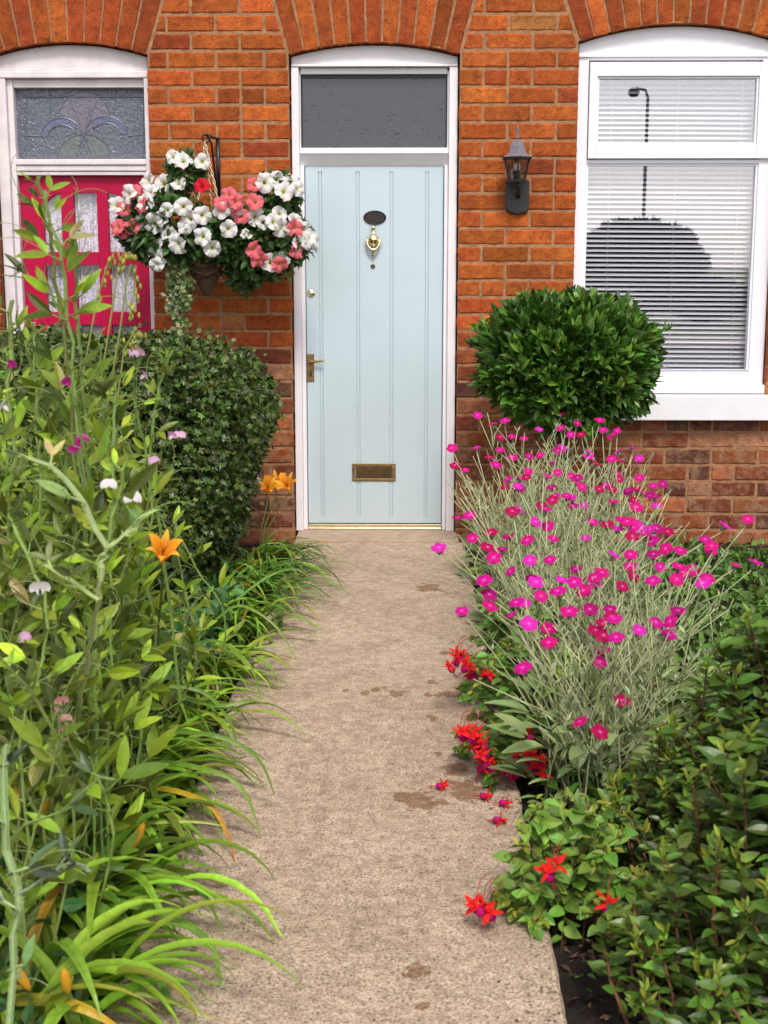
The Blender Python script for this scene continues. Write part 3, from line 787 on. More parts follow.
# venetian blind
bl = MB(); zz = Z(371, .17, 670); zend = Z(72, .17, 670); pitch_ = .0262
while zz < zend:
    nseg = 5; V = []
    for i in range(nseg + 1):
        t = i / nseg; yy = .145 + .027 * t; hz_ = zz + .0165 * t + .0028 * math.sin(math.pi * t)
        V += [(gl0 - .03, yy, hz_ + .003), (gl1 + .04, yy, hz_ - .003)]
    bl.add(V, [(2 * i, 2 * i + 1, 2 * i + 3, 2 * i + 2) for i in range(nseg)])
    zz += pitch_
for px in (607, 672, 735): 
    xx = X3(px, 266, .14); bl.tube([(xx, .141, Z(371, .17, 670)), (xx, .141, zend + .03)], .0012, 4)
bl.box(gl0 - .03, gl1 + .04, .135, .175, zend + .01, zend + .05)
tag(bl.build('venetian_blind', 'slat', None, smooth=False), 'white venetian blind with open slats hanging inside the window', 'blind')

# ================================================================== WALL LAMP
cxl, czl = W(516.5, 180, -.11)
lamp = root('wall_lamp', (X(516), 0, Z(198)), 'black coach lantern with a greyish cap mounted on the brick between blue door and window', 'lamp')
mm = MB(); bx = X(516.0); zt2, zb2 = Z(181), Z(215)
mm.prism([(bx - .063, zt2), (bx - .063, zb2 + .03), (bx - .045, zb2 + .012), (bx, zb2), (bx + .045, zb2 + .012), (bx + .063, zb2 + .03), (bx + .063, zt2), (bx + .05, zt2 + .008), (bx - .05, zt2 + .008)], -.022, -.001)
mm.build('backplate', 'black', lamp, bevel=.006)
yl = -.13; k = (7.45 + yl) / 1350.0
bz, tz, rz_, fz = [W(516.5, q, yl)[1] for q in (181, 158.5, 139.5, 125)]
xl = W(516.8, 180, yl)[0]
mm = MB(); mm.tube([(bx, -.02, zt2 - .07), (bx, -.06, zt2 - .085), (bx, -.105, zt2 - .06), (xl, yl, bz - .005)], [.012, .011, .011, .016], 10)
mm.lathe([(.012, -.03), (.02, -.018), (.016, -.008), (.036, 0)], (xl, yl, bz), 'z', 12); mm.build('arm', 'black', lamp, smooth=True)
mm = MB(); r0_, r1_ = .046, .074
for i in range(6):
    a = 2 * math.pi * (i + .5) / 6
    p0 = (xl + r0_ * math.cos(a), yl + r0_ * math.sin(a), bz); p1 = (xl + r1_ * math.cos(a), yl + r1_ * math.sin(a), tz)
    mm.tube([p0, p1], .0042, 6)
mm.lathe([(r0_ + .004, -.006), (r0_ + .005, .004), (r0_ - .004, .006)], (xl, yl, bz), 'z', 6)
mm.lathe([(r1_ - .006, -.004), (r1_ + .012, -.003), (r1_ + .014, .006)], (xl, yl, tz), 'z', 6)
mm.build('cage', 'black', lamp)
mm = MB(); V = [(xl + (r0_ - .003) * math.cos(2 * math.pi * (i + .5) / 6), yl + (r0_ - .003) * math.sin(2 * math.pi * (i + .5) / 6), bz) for i in range(6)] + \
    [(xl + (r1_ - .003) * math.cos(2 * math.pi * (i + .5) / 6), yl + (r1_ - .003) * math.sin(2 * math.pi * (i + .5) / 6), tz) for i in range(6)]
mm.add(V, [(i, (i + 1) % 6, (i + 1) % 6 + 6, i + 6) for i in range(6)]); mm.build('glass', 'lamp_glass', lamp)
mm = MB(); mm.lathe([(.018, 0), (.018, .045), (.014, .047)], (xl, yl, bz + .004), 'z', 14); mm.build('bulb_holder', 'black', lamp)
mm = MB(); mm.lathe([(.014, .0), (.018, .01), (.02, .025), (.016, .038), (.006, .046)], (xl, yl, bz + .052), 'z', 14); mm.build('bulb', 'bulb', lamp, smooth=True)
mm = MB(); hR = rz_ - tz
mm.lathe([(r1_ + .0135, .006), (r1_ + .004, .012), (.052, .026), (.047, hR * .45), (.042, hR * .68), (.032, hR * .86), (.016, hR * .98), (.008, hR)], (xl, yl, tz), 'z', 6)
mm.build('cap', 'black_lit', lamp)
mm = MB(); H = fz - rz_
mm.lathe([(.007, 0), (.012, H * .12), (.005, H * .25), (.006, H * .5), (.011, H * .7), (.006, H * .86), (.008, H * .93), (.002, H)], (xl, yl, rz_), 'z', 12); mm.build('finial', 'black_lit', lamp, smooth=True)

# ================================================================== HANGING BASKET
BY = -.30
br = root('basket_bracket', (X(221), 0, Z(160)), 'black scrolled iron bracket on the brick holding the hanging basket', 'bracket')
bxr = X(220.5); 
mm = MB(); zt3 = Z(139); zb3 = Z(196)
mm.box(bxr - .010, bxr + .010, -.008, -.0005, zb3, zt3 + .01)
tipx, tipz = W(206.5, 135, BY)
mm.tube([(bxr, -.008, zt3), (bxr - .03, -.15, zt3 + .004), (tipx, BY, tipz)], .007, 8)
mm.tube([(bxr, -.006, zb3 + .02), (bxr - .01, -.06, zb3 + .10), (tipx * .55 + bxr * .45, BY * .62, zt3 - .035), (tipx, BY + .04, tipz - .01)], .0055, 8)
mm.tube([(tipx + .022 * math.cos(a), BY, tipz - .016 + .02 * math.sin(a)) for a in np.linspace(0, 5.2, 14)], .0055, 6)
mm.build('arm', 'black', br, smooth=True)
bkx, bkz = W(206, 250, BY)
bk = root('hanging_basket', (bkx, BY, bkz - .24), 'cone shaped brown wicker basket hung by a chain from the black bracket', 'basket')
mm = MB(); nrow = 14
prof = []
for i in range(nrow * 2 + 1):
    t = i / (nrow * 2); rr = .012 + .105 * (t ** .8); rr += .006 * (i % 2)
    prof.append((rr, -.235 + .255 * t))
mm.lathe(prof, (bkx, BY - .0, bkz - .0), 'z', 28); 
for rr, zz in ((.118, -.01), (.10, -.075), (.08, -.12)): mm.tube([(bkx + rr * math.cos(a), BY + rr * math.sin(a), bkz + zz + .01 * math.sin(a * 5)) for a in np.linspace(0, 2 * math.pi, 30)], .010, 6, cap=False)
mm.build('cone', 'wicker', bk, smooth=True)
for (ex, ez) in ((214, 205), (196, 200), (226, 215)):
    mm = MB(); e = at(ex, ez + 20, 7.45 + BY + random.uniform(-.08, .08)); s0 = Vector((tipx - .01, BY, tipz - .03))
    nl = 22
    for i in range(nl):
        c_ = s0.lerp(e, (i + .5) / nl); dv = (e - s0).normalized()
        sd = dv.cross(Vector((0, 1, 0))) if i % 2 else Vector((0, 1, 0)); L_ = (e - s0).length / nl * .62
        mm.tube([c_ + dv * L_ * math.cos(a) + sd * .0055 * math.sin(a) for a in np.linspace(0, 2 * math.pi, 9)], .0018, 4, cap=False)
    mm.build('chain', 'pale_metal', bk)

# flower meshes -----------------------------------------------------
def petunia(col, thr, seed):
    """ruffled five-lobed trumpet, face +Z, diameter ~1"""
    rs = random.Random(seed); mb = MB(); V = []; T_ = []; nA = 40; rings = [(0.03, -.30), (.06, -.12), (.12, -.03), (.25, .04), (.38, .05), (.5, .0)]
    ph = rs.random() * 6
    for ri, (r, z) in enumerate(rings):
        for j in range(nA):
            a = 2 * math.pi * j / nA; lobe = .84 + .16 * abs(math.cos(2.5 * a + ph)) ** .6 if ri >= 3 else 1
            wv = (.09 * math.sin(5 * a + ph) + .05 * math.sin(13 * a + ph * 2) + rs.uniform(-.02, .02) - .10 * math.cos(2 * a + ph)) * (r / .5) ** 2
            V.append((r * lobe * math.cos(a), r * lobe * math.sin(a), z + wv)); T_.append(thr if ri < 2 else (tuple(.6 * c + .4 * t for c, t in zip(col, thr)) if ri == 2 else col))
    fs = [(i * nA + j, i * nA + (j + 1) % nA, (i + 1) * nA + (j + 1) % nA, (i + 1) * nA + j) for i in range(len(rings) - 1) for j in range(nA)]
    mb.add(V, fs, np.array(T_)); return mb.mesh('petunia_bloom', 'petal', smooth=True)
WH = (.82, .80, .78); CO = (.80, .17, .21)
pet_w = [petunia(WH, (.5, .55, .12), s) for s in range(4)]
pet_c = [petunia(CO, (.7, .3, .1), s) for s in range(3)]; pet_r = [petunia((.62, .01, .03), (.4, .02, .02), 3)]
pb = root('petunia_plant', (bkx, BY, bkz), 'bushy white and coral pink petunias overflowing the wicker hanging basket', 'petunias')
def ell_pts(c, r, k, shell=.55):
    d = unit(rnd(k)); rr = shell + (1 - shell) * RNG.random((k, 1)) ** .5
    return np.asarray(c)[None] + d * rr * np.asarray(r)[None], d
lv = MB()
ells = [(168, 228, 44, 36, 1000, -.33), (140, 225, 20, 26, 350, -.30), (262, 240, 42, 40, 900, -.30), (215, 243, 48, 17, 650, -.33), (186, 172, 17, 17, 260, -.30), (235, 232, 26, 26, 420, -.36), (278, 195, 22, 20, 330, -.28), (292, 240, 20, 22, 260, -.3), (240, 250, 20, 16, 240, -.33), (245, 270, 18, 20, 200, -.28)]
for (px, py, rx, ry, k, yy) in ells:
    c = at(px, py, 7.45 + yy); s = 7.1 / 1350
    p_, d_ = ell_pts(c, (rx * s, min(.17, rx * s * .8), ry * s), k)
    dd = unit(d_ * .6 + rnd(k, .55) + np.array([0, -.1, -.1])); nn_ = unit(d_ + rnd(k, .4) + np.array([0, -.3, .6]))
    lv.place(T_OVAL, p_, dd, nn_, RNG.uniform(.035, .062, k), jit((.045, .10, .02), k, .1, .35))
lv.build('foliage', 'leaf', pb)
def vis(px, py, yy): return at(px, py, 7.45 + yy)
Wp = [(247, 90), (278, 103), (340, 105), (165, 212), (215, 180), (262, 178), (140, 305), (178, 312), (224, 268), (278, 256), (228, 345), (285, 322), (260, 380), (342, 285), (342, 357), (375, 395), (405, 268), (552, 175), (590, 165), (635, 172), (660, 197), (545, 310), (580, 308), (607, 325), (570, 443), (680, 340), (705, 372), (663, 378), (190, 390), (200, 430), (55, 252), (160, 168), (650, 303), (610, 432), (190, 450), (207, 295), (520, 290), (300, 300), (450, 262), (615, 205), (430, 330), (95, 215), (150, 240), (600, 280), (690, 365)]
Cp = [(115, 208), (82, 262), (78, 335), (110, 322), (455, 240), (470, 285), (518, 240), (405, 243), (515, 400), (530, 432), (650, 328), (655, 402), (515, 182), (60, 325), (140, 250), (600, 450), (430, 215)]
def bloom(lst, meshes, s0, s1):
    for (u, v) in lst:
        px, py = 100 + u / 3.34, 130 + v / 3.34
        edge = abs(px - 212) / 100; yy = -.565 + .17 * edge + random.uniform(-.03, .03)
        if py < 185: yy += .12
        p_ = vis(px, py, yy)
        dr = Vector(((px - 212) / 130 + random.gauss(0, .28), -1.0, (225 - py) / 130 + .1 + random.gauss(0, .25)))
        put(random.choice(meshes), 'flower', pb, p_, dr, random.uniform(s0, s1), random.random() * 6)
bloom(Wp, pet_w, .078, .112); bloom(Cp, pet_c, .078, .10); bloom([(340, 187)], pet_r, .085, .086)
bloom([(486, 340), (497, 352), (480, 350)], pet_w, .032, .04)
# trailing ivy
ti = root('trailing_ivy', (X(175), -.3, Z(260)), 'variegated ivy trailing down from the left side of the wicker basket', 'ivy')
lv = MB(); st = MB()
for s_ in range(13):
    x_ = random.uniform(162, 190); pts = [at(x_, 246, 7.12)]
    ln = random.uniform(55, 100); xx = x_
    for i in range(1, 12):
        xx += random.gauss(0, 1.6) + (178 - xx) * .03; pts.append(at(xx, 246 + ln * i / 11, 7.12 + random.gauss(0, .012) - .05 * math.sin(i / 4)))
    st.tube(pts, .0017, 4, (.07, .06, .02))
    P_ = np.array([tuple(p) for p in pts]); k = 42
    tt = RNG.uniform(0, 10.99, k); i0 = tt.astype(int); f_ = (tt - i0)[:, None]; q_ = P_[i0] * (1 - f_) + P_[i0 + 1] * f_ + rnd(k, .014)
    cc = jit((.10, .16, .045), k, .1, .3); cc[RNG.random(k) < .25] = (.38, .40, .2)
    lv.place(T_IVY, q_, unit(rnd(k, .6) + np.array([0, -.3, -.8])), unit(rnd(k, .4) + np.array([0, -1, .4])), RNG.uniform(.018, .034, k), cc)
lv.build('foliage', 'leaf', ti); st.build('stem', 'stem', ti)

# ================================================================== IVY BUSH
ivb = root('ivy_bush', (-1.15, -1.15, 0), 'big dark boxy mound of clipped ivy growing in front of the crimson door', 'ivy')
lv = MB()
def hedge_pts(k, x0, x1, y0, y1, z0, z1, rnd_=.16, nz=.05, under=.0):
    """points near the surface of a soft box, and outward normals"""
    c = np.array([(x0 + x1) / 2, (y0 + y1) / 2, (z0 + z1) / 2]); h = np.array([(x1 - x0) / 2, (y1 - y0) / 2, (z1 - z0) / 2])
    d = RNG.uniform(-1, 1, (k * 3, 3)); ax = RNG.integers(0, 3, k * 3)
    w = np.array([h[1] * h[2], h[0] * h[2], h[0] * h[1]]); ax = RNG.choice(3, k * 3, p=w / w.sum())
    sg = np.sign(RNG.uniform(-1, 1, k * 3)); d[np.arange(k * 3), ax] = sg
    keep = (d[:, 2] > -1) & (d[:, 1] < .95); d = d[keep][:k]
    p4 = 5.0; nr = (np.abs(d) ** p4).sum(1, keepdims=True) ** (1 / p4); dd = d / nr
    nrm = unit(np.sign(dd) * np.abs(dd) ** (p4 - 1) / h[None])
    P_ = c + dd * h
    if under: 
        tz_ = np.clip((P_[:, 2] - z0) / (z1 - z0), 0, 1); P_[:, 0] -= np.where(P_[:, 0] > c[0], under * np.clip(.65 - tz_, 0, 1) ** 1.2, 0)
    n_ = np.array([mnoise.noise(Vector(p * 3.2)) + .6 * mnoise.noise(Vector(p * 8)) for p in P_])[:, None]
    dep = RNG.random((len(P_), 1)) ** 1.6
    return P_ + nrm * (n_ * nz - dep * .10), nrm, dep[:, 0]
p_, n_, dep = hedge_pts(34000, -2.6, X(279, -1.1) - .07, -1.95, -.35, -.02, Z(346, -1.5) - .0, nz=.065, under=.42)
k = len(p_)
lv.place(T_IVY, p_, unit(n_ * .4 + rnd(k, .6) + np.array([0, -.1, -.35])), unit(n_ + rnd(k, .5) + np.array([0, 0, .25])), RNG.uniform(.018, .036, k), jit((.055, .092, .016), k, .16, .45))
k2 = 3000; idx = RNG.choice(k, k2); q_ = p_[idx] + n_[idx] * RNG.uniform(.0, .06, (k2, 1))
lv.place(T_IVY, q_, unit(n_[idx] + rnd(k2, .5)), unit(n_[idx] * .5 + rnd(k2, .5) + np.array([0, 0, .6])), RNG.uniform(.015, .028, k2), jit((.09, .13, .035), k2, .14, .35))
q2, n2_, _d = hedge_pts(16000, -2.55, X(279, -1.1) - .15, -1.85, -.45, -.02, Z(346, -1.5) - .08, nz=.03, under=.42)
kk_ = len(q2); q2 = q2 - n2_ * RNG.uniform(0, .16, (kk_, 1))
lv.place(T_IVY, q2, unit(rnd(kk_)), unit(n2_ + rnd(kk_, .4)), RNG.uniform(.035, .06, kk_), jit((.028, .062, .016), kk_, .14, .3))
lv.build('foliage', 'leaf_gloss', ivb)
st = MB()
for i in range(185):
    b_ = Vector((random.uniform(-2.2, -1.1), random.uniform(-1.5, -.7), -.05)); e_ = Vector((min(-.95, b_.x + random.gauss(0, .12)), b_.y + random.gauss(0, .1), random.uniform(.6, .95)))
    st.tube([b_, b_.lerp(e_, .5) + Vector((random.gauss(0, .06), random.gauss(0, .06), 0)), e_], [.012, .008, .004], 5, (.07, .045, .025))
st.build('stem', 'bark', ivb)

# ================================================================== BAY BALL
bc = at(567, 363, 6.85); 
bay = root('bay_bush', (bc.x, bc.y, 0), 'rounded clipped evergreen bush with shiny mid green leaves under the window corner', 'bush')
lv = MB(); s = 6.85 / 1350
def ball(c, r, k, T, size, col, flat=0, tips=0, vv=.32):
    d = unit(rnd(k)); d[:, 1] = np.where(d[:, 1] > .5, -d[:, 1], d[:, 1])
    dep = RNG.random((k, 1)) ** 1.3
    pw = 1 / ((np.abs(d) ** 2.5).sum(1, keepdims=True) ** (1 / 2.5))
    nn_ = np.array([mnoise.noise(Vector(q * 3.0)) + .5 * mnoise.noise(Vector(q * 7.0)) for q in d])[:, None]
    P_ = np.asarray(c)[None] + d * pw * np.asarray(r)[None] * (1 - .28 * dep + nn_ * .2)
    return P_, d
P_, d_ = ball(bc, (78 * s, .40, 57 * s), 6000, None, None, None)
k = len(P_); up = np.array([0, 0, .55])
T_BAYW = leaf_t(.44, 4, .25, .15, 'oval')
lv.place(T_BAYW, P_, unit(d_ + rnd(k, .45) + up), unit(d_ * .5 + rnd(k, .5) + np.array([0, -.1, .8])), RNG.uniform(.055, .098, k), jit((.058, .135, .018), k, .1, .40))
# tufts at the shoot tips, brighter
kt = 330; Pt, dt = ball(bc, (80 * s, .42, 59 * s), kt, None, None, None); Pt = np.asarray(bc)[None] + (Pt - np.asarray(bc)[None]) * 1.04
for j in range(5):
    lv.place(T_BAY, Pt, unit(dt * .6 + rnd(kt, .45) + np.array([0, -.05, .75])), unit(dt * .3 + rnd(kt, .6) + np.array([0, -.4, .4])), RNG.uniform(.045, .075, kt), jit((.13, .245, .03), kt, .08, .2))
lv.build('foliage', 'leaf_gloss', bay)
st = MB(); st.tube([(bc.x, bc.y, -.08), (bc.x + .01, bc.y, .3), (bc.x - .01, bc.y, .6), (bc.x, bc.y, bc.z)], [.035, .03, .028, .02], 10, (.10, .07, .045))
for i in range(40):
    e_ = Vector(bc) + Vector(unit(rnd(1))[0]) * .27; st.tube([(bc.x, bc.y, bc.z - .2), Vector(bc).lerp(e_, .4), e_], [.01, .007, .003], 5, (.09, .065, .04))
st.build('trunk', 'bark', bay)

# ================================================================== ROSE CAMPION
def campion_flower(col, seed):
    rs = random.Random(seed); mb = MB(); nA = 30; V = []; T_ = []
    for ri, (r, z) in enumerate([(.0, .02), (.12, .03), (.3, .04), (.5, .0)]):
        for j in range(nA):
            a = 2 * math.pi * j / nA; lobe = (.80 + .20 * abs(math.cos(2.5 * a)) ** .5) if ri == 3 else 1
            V.append((r * lobe * math.cos(a), r * lobe * math.sin(a), z + .04 * math.sin(5 * a + seed) * (r / .5)))
            T_.append(tuple(c * (1.25 if ri < 2 else 1) for c in col) if ri else (.75, .25, .6))
    fs = [(i * nA + j, i * nA + (j + 1) % nA, (i + 1) * nA + (j + 1) % nA, (i + 1) * nA + j) for i in range(3) for j in range(nA)]
    mb.add(V, fs, np.array(T_)); mb.lathe([(.06, -.55), (.15, -.40), (.16, -.2), (.09, -.02)], (0, 0, 0), 'z', 8, (.30, .31, .19))
    return mb.mesh('campion_bloom', 'petal', smooth=True)
cf = [campion_flower(c, i) for i, c in enumerate([(.58, .006, .26), (.62, .004, .20), (.66, .02, .42), (.42, .003, .08), (.60, .006, .22), (.40, .004, .16)])]
U6 = [(108, 86), (298, 82), (335, 104), (386, 97), (297, 115), (343, 130), (248, 118), (50, 161), (105, 160), (213, 139), (186, 134), (80, 211), (57, 200), (150, 199), (176, 232), (223, 214), (291, 167), (250, 177), (410, 140), (415, 130), (426, 168), (412, 186), (475, 185), (336, 229), (378, 196), (290, 217), (529, 243), (476, 229), (515, 292), (485, 262), (417, 283), (187, 306), (240, 330), (285, 270), (138, 354), (325, 293), (349, 292), (90, 315), (63, 320), (97, 367), (178, 362), (221, 372), (280, 368), (353, 366), (427, 375), (403, 335), (436, 323), (500, 347), (227, 418), (241, 468), (252, 500), (328, 468), (348, 487), (316, 535), (375, 457), (363, 530), (267, 573), (270, 606), (423, 595), (475, 578), (513, 560), (546, 558), (542, 588), (392, 624), (386, 650), (211, 664), (418, 405), (455, 405), (455, 430), (437, 478), (463, 453), (568, 395), (638, 396), (672, 338), (722, 324), (740, 421), (695, 428), (630, 460), (566, 432), (597, 440), (523, 433), (506, 465), (20, 389), (72, 534), (123, 464), (183, 443),
      (142, 105), (170, 98), (268, 225), (300, 160), (400, 245), (430, 232), (450, 258), (370, 330), (310, 270), (275, 250), (160, 165), (135, 182), (205, 255), (225, 180), (262, 300), (320, 225), (345, 250), (393, 120), (415, 255), (500, 270), (470, 255), (280, 195), (360, 180), (540, 352), (480, 345), (515, 345), (640, 385), (625, 370), (575, 445), (560, 462), (620, 470)]
fl = []
for (u, v) in U6: fl.append((430 + u * .44, 380 + v * .44))
for (u, v) in ((436, 147), (386, 219), (340, 195)): fl.append((430 + u * .44, 640 + v * .44))
def dep_of(py): 
    t = min(1, max(0, (py - 415) / 235)); return 6.45 - 2.95 * t ** .75
SIL = np.array([.45, .49, .28])
cents = []
for i, (d, px) in enumerate(((6.35, 520), (5.95, 590), (5.45, 535), (5.0, 605), (4.55, 560), (4.1, 640), (3.75, 600))):
    g_ = at(px, 500, d); cents.append((max(.62, g_.x), -7.45 + d, d))
camp_labels = ['grey leaved magenta campion farthest back, beside the blue door frame', 'magenta campion against the brick directly below the round clipped bush', 'magenta campion leaning over the path edge halfway to the door', 'tall magenta campion in front of the bare brick below the window', 'magenta campion in the middle of the right bed behind the red fuchsias', 'magenta campion whose blooms stand above the glossy hedge', 'nearest magenta campion with bare silvery base stems between fuchsia and hedge']
CP = []
for (x, y, d), lb in zip(cents, camp_labels):
    r_ = root('rose_campion', (x, y, -.05), lb, 'rose campion', 'rose campions in the right bed')
    CP.append(dict(root=r_, x=x, y=y, d=d, st=MB(), lf=MB(), n=0))
bud_t = ([(0, -.5, 0), (.16, -.1, 0), (0, -.1, .16), (-.16, -.1, 0), (0, -.1, -.16), (0, .5, 0)], [(0, 1, 2), (0, 2, 3), (0, 3, 4), (0, 4, 1), (5, 2, 1), (5, 3, 2), (5, 4, 3), (5, 1, 4)])
def camp_stem(pl, tip, mainr=.0032, side=2, lean=True):
    b_ = Vector((pl['x'] + random.gauss(0, .09), pl['y'] + random.gauss(0, .09), -.05)); tip = Vector(tip)
    if b_.x < .55: b_.x = .55 + random.random() * .1
    c1 = b_ + Vector(((tip.x - b_.x) * .12, (tip.y - b_.y) * .12, (tip.z - b_.z) * .45))
    pts = []
    for i in range(7):
        t = i / 6; p0 = b_.lerp(c1, t); p1 = c1.lerp(tip, t); pts.append(p0.lerp(p1, t) + Vector((random.gauss(0, .004), random.gauss(0, .004), 0)))
    cst = SIL * math.exp(random.gauss(0, .13)) * (1, 1 + random.gauss(0, .04), random.uniform(.8, 1.1))
    pl['st'].tube(pts, np.linspace(mainr, mainr * .55, 7), 5, cst)
    P_ = [pts[i] for i in (2, 3, 4, 5)]
    lp_, ld_ = [], []
    for q in P_:
        a = random.random() * 6.28
        for s_ in (0, math.pi):
            lp_.append(tuple(q)); ld_.append((math.cos(a + s_) * .7, math.sin(a + s_) * .7, .8))
    k = len(lp_); pl['lf'].place(T_LANCE, lp_, ld_, unit(rnd(k, .3) + np.array([0, -.2, .6])), np.repeat([.075, .05, .036, .028], 2) * RNG.uniform(.7, 1.2, k), jit((.34, .40, .20), k, .06, .18))
    for _ in range(side):
        i = random.choice((3, 4, 5)); q = pts[i]; e_ = q + Vector((random.gauss(0, .05), random.gauss(0, .05), random.uniform(.07, .17)))
        if e_.z > tip.z + .02: e_.z = tip.z + .02
        pl['st'].tube([q, q.lerp(e_, .5) + Vector((random.gauss(0, .01), 0, -.004)), e_], [mainr * .7, mainr * .6, mainr * .5], 4, cst)
        if random.random() < .75: pl['lf'].place(bud_t, [tuple(e_)], [tuple((e_ - q))], [(1, .1, 0)], random.uniform(.014, .026), jit((.33, .34, .20), 1, .05, .15))
        else:
            pl['lf'].place(T_LANCE, [tuple(e_)] * 2, [(.5, .2, .8), (-.5, -.2, .8)], (0, -1, .2), .03, jit((.28, .32, .18), 2, .05, .15))
    return pts
for i in range(60):   # more blooms inside the mass
    v_ = random.random() ** .8; py = 426 + v_ * 215; px = random.uniform(480 + 10 * v_, 645 + 40 * v_)
    fl.append((px, py))
for (px, py) in fl:
    d = dep_of(py) + random.uniform(-.2, .2); tip = at(px, py, d)
    pl = min(CP, key=lambda c: abs(c['d'] - d) + abs(c['x'] - tip.x) * .8)
    tip.y = pl['y'] + max(-.45, min(.45, tip.y - pl['y'])); tip = at(px, py, tip.y + 7.45)
    camp_stem(pl, tip)
    dr = Vector((random.gauss(0, .35), -.55 + random.gauss(0, .25), 1)); pl['n'] += 1
    dia = (.045 if d > 5 else .049) * random.uniform(.85, 1.15)
    put(random.choice(cf), 'flower', pl['root'], tip + Vector((0, 0, .012)), dr, dia, random.random() * 6)
for pl in CP:
    for i in range(44):
        a = random.random() * 6.28; r0 = random.random() ** .5 * .40
        tx = pl['x'] + r0 * math.cos(a); ty = pl['y'] + r0 * math.sin(a) * .9
        if tx < .30: tx = .30 + random.random() * .2
        dd = ty + 7.45
        # keep spare stems under the flower envelope
        zmax = {True: .78, False: .66}[dd > 4.4] - .25 * (r0 / .36) ** 2 * random.random()
        camp_stem(pl, (tx, ty, random.uniform(.45, 1.0) * zmax), .0026, 2)
    k = 130; a = RNG.random(k) * 6.28; rr = RNG.random(k) ** .5 * .26
    px_ = np.maximum(.52, pl['x'] + rr * np.cos(a)); base = np.stack([px_, pl['y'] + rr * np.sin(a), RNG.uniform(-.04, .24, k)], 1)
    pl['lf'].place(leaf_t(.34, 5, .2, .3, 'oval'), base, np.stack([np.cos(a), np.sin(a), RNG.uniform(.2, 1.2, k)], 1), unit(rnd(k, .3) + np.array([0, -.1, 1])), RNG.uniform(.06, .13, k), jit((.22, .30, .11), k, .07, .2))
    pl['st'].build('stem', 'leaf_matt', pl['root'], smooth=True); pl['lf'].build('foliage', 'leaf_matt', pl['root'])

# ================================================================== FUCHSIA
def fuchsia_mesh(seed):
    rs = random.Random(seed); mb = MB()
    red = (.86, .025, .022); pur = (.55, .008, .20)
    mb.lathe([(.05, .95), (.10, .85), (.10, .6), (.15, .5)], (0, 0, 0), 'z', 8, red)          # tube (top = +z)
    Ls = leaf_t(.42, 4, .2, -.15, 'lance')
    for j in range(4):
        a = j * math.pi / 2 + rs.random() * .4; mb.place(Ls, [(0, 0, .5)], [(math.cos(a), math.sin(a), rs.uniform(-.2, .7))], [(0, 0, -1)], .75, red)
    mb.lathe([(.12, .5), (.22, .35), (.24, .15), (.19, -.02), (.1, -.02)], (0, 0, 0), 'z', 10, pur)
    for j in range(5):
        a = rs.random() * 6; mb.tube([(0, 0, .2), (.05 * math.cos(a), .05 * math.sin(a), -.2), (.09 * math.cos(a), .09 * math.sin(a), -.5 - .2 * rs.random())], .014, 4, (.7, .05, .1))
    return mb.mesh('fuchsia_bloom', 'petal', smooth=True)
fm = [fuchsia_mesh(i) for i in range(4)]
def fuchsia(label, cpx, cpy, d, r, h, nleaf, lsize, col, flowers, arms=()):
    c = at(cpx, cpy, d); c.z = max(c.z, h * .5); b = (max(.56, c.x), c.y, -.05)
    rt = root('fuchsia', b, label, 'fuchsia', 'red flowering fuchsias at the path edge')
    lv, st = MB(), MB()
    n = 54
    for i in range(n):
        a = random.random() * 6.28; el = random.uniform(-.25, 1.0)
        e_ = Vector((c.x + r * math.cos(a) * math.cos(el * 1.2), c.y + r * math.sin(a) * math.cos(el * 1.2), max(.02, c.z + h * (math.sin(el * 1.4) - .5))))
        s0 = Vector(b) + Vector((random.gauss(0, .04), random.gauss(0, .04), 0)); md = s0.lerp(e_, .5) + Vector((0, 0, .06))
        pts = [s0, s0.lerp(md, .6) + Vector((0, 0, .02)), md, md.lerp(e_, .6) + Vector((0, 0, .012)), e_]
        add_branch(st, lv, pts, nleaf, lsize, col)
    for (px, py, dd) in arms:
        e_ = at(px, py, dd); s0 = Vector(b) + Vector((0, 0, .12)); md = s0.lerp(e_, .5) + Vector((0, 0, .07))
        add_branch(st, lv, [s0, s0.lerp(md, .5) + Vector((0, 0, .03)), md, md.lerp(e_, .5) + Vector((0, 0, .02)), e_], nleaf + 6, lsize, col)
    for (px, py) in flowers:
        p_ = at(px, py, d - r * .75 + random.uniform(-.04, .04)); p_.z = max(p_.z, .035)
        st.tube([p_ + Vector((0, 0, .035)), p_ + Vector((.01, .02, .065)), p_ + Vector((.03, .07, .06))], .0012, 4, (.3, .03, .03))
        put(random.choice(fm), 'flower', rt, p_, (random.gauss(0, .35), random.gauss(0, .3) - .1, 1), random.uniform(.041, .053), random.random() * 6)
    lv.build('foliage', 'leaf', rt); st.build('stem', 'stem', rt)
T_FUCH = leaf_t(.62, 4, .22, .18, 'broad')
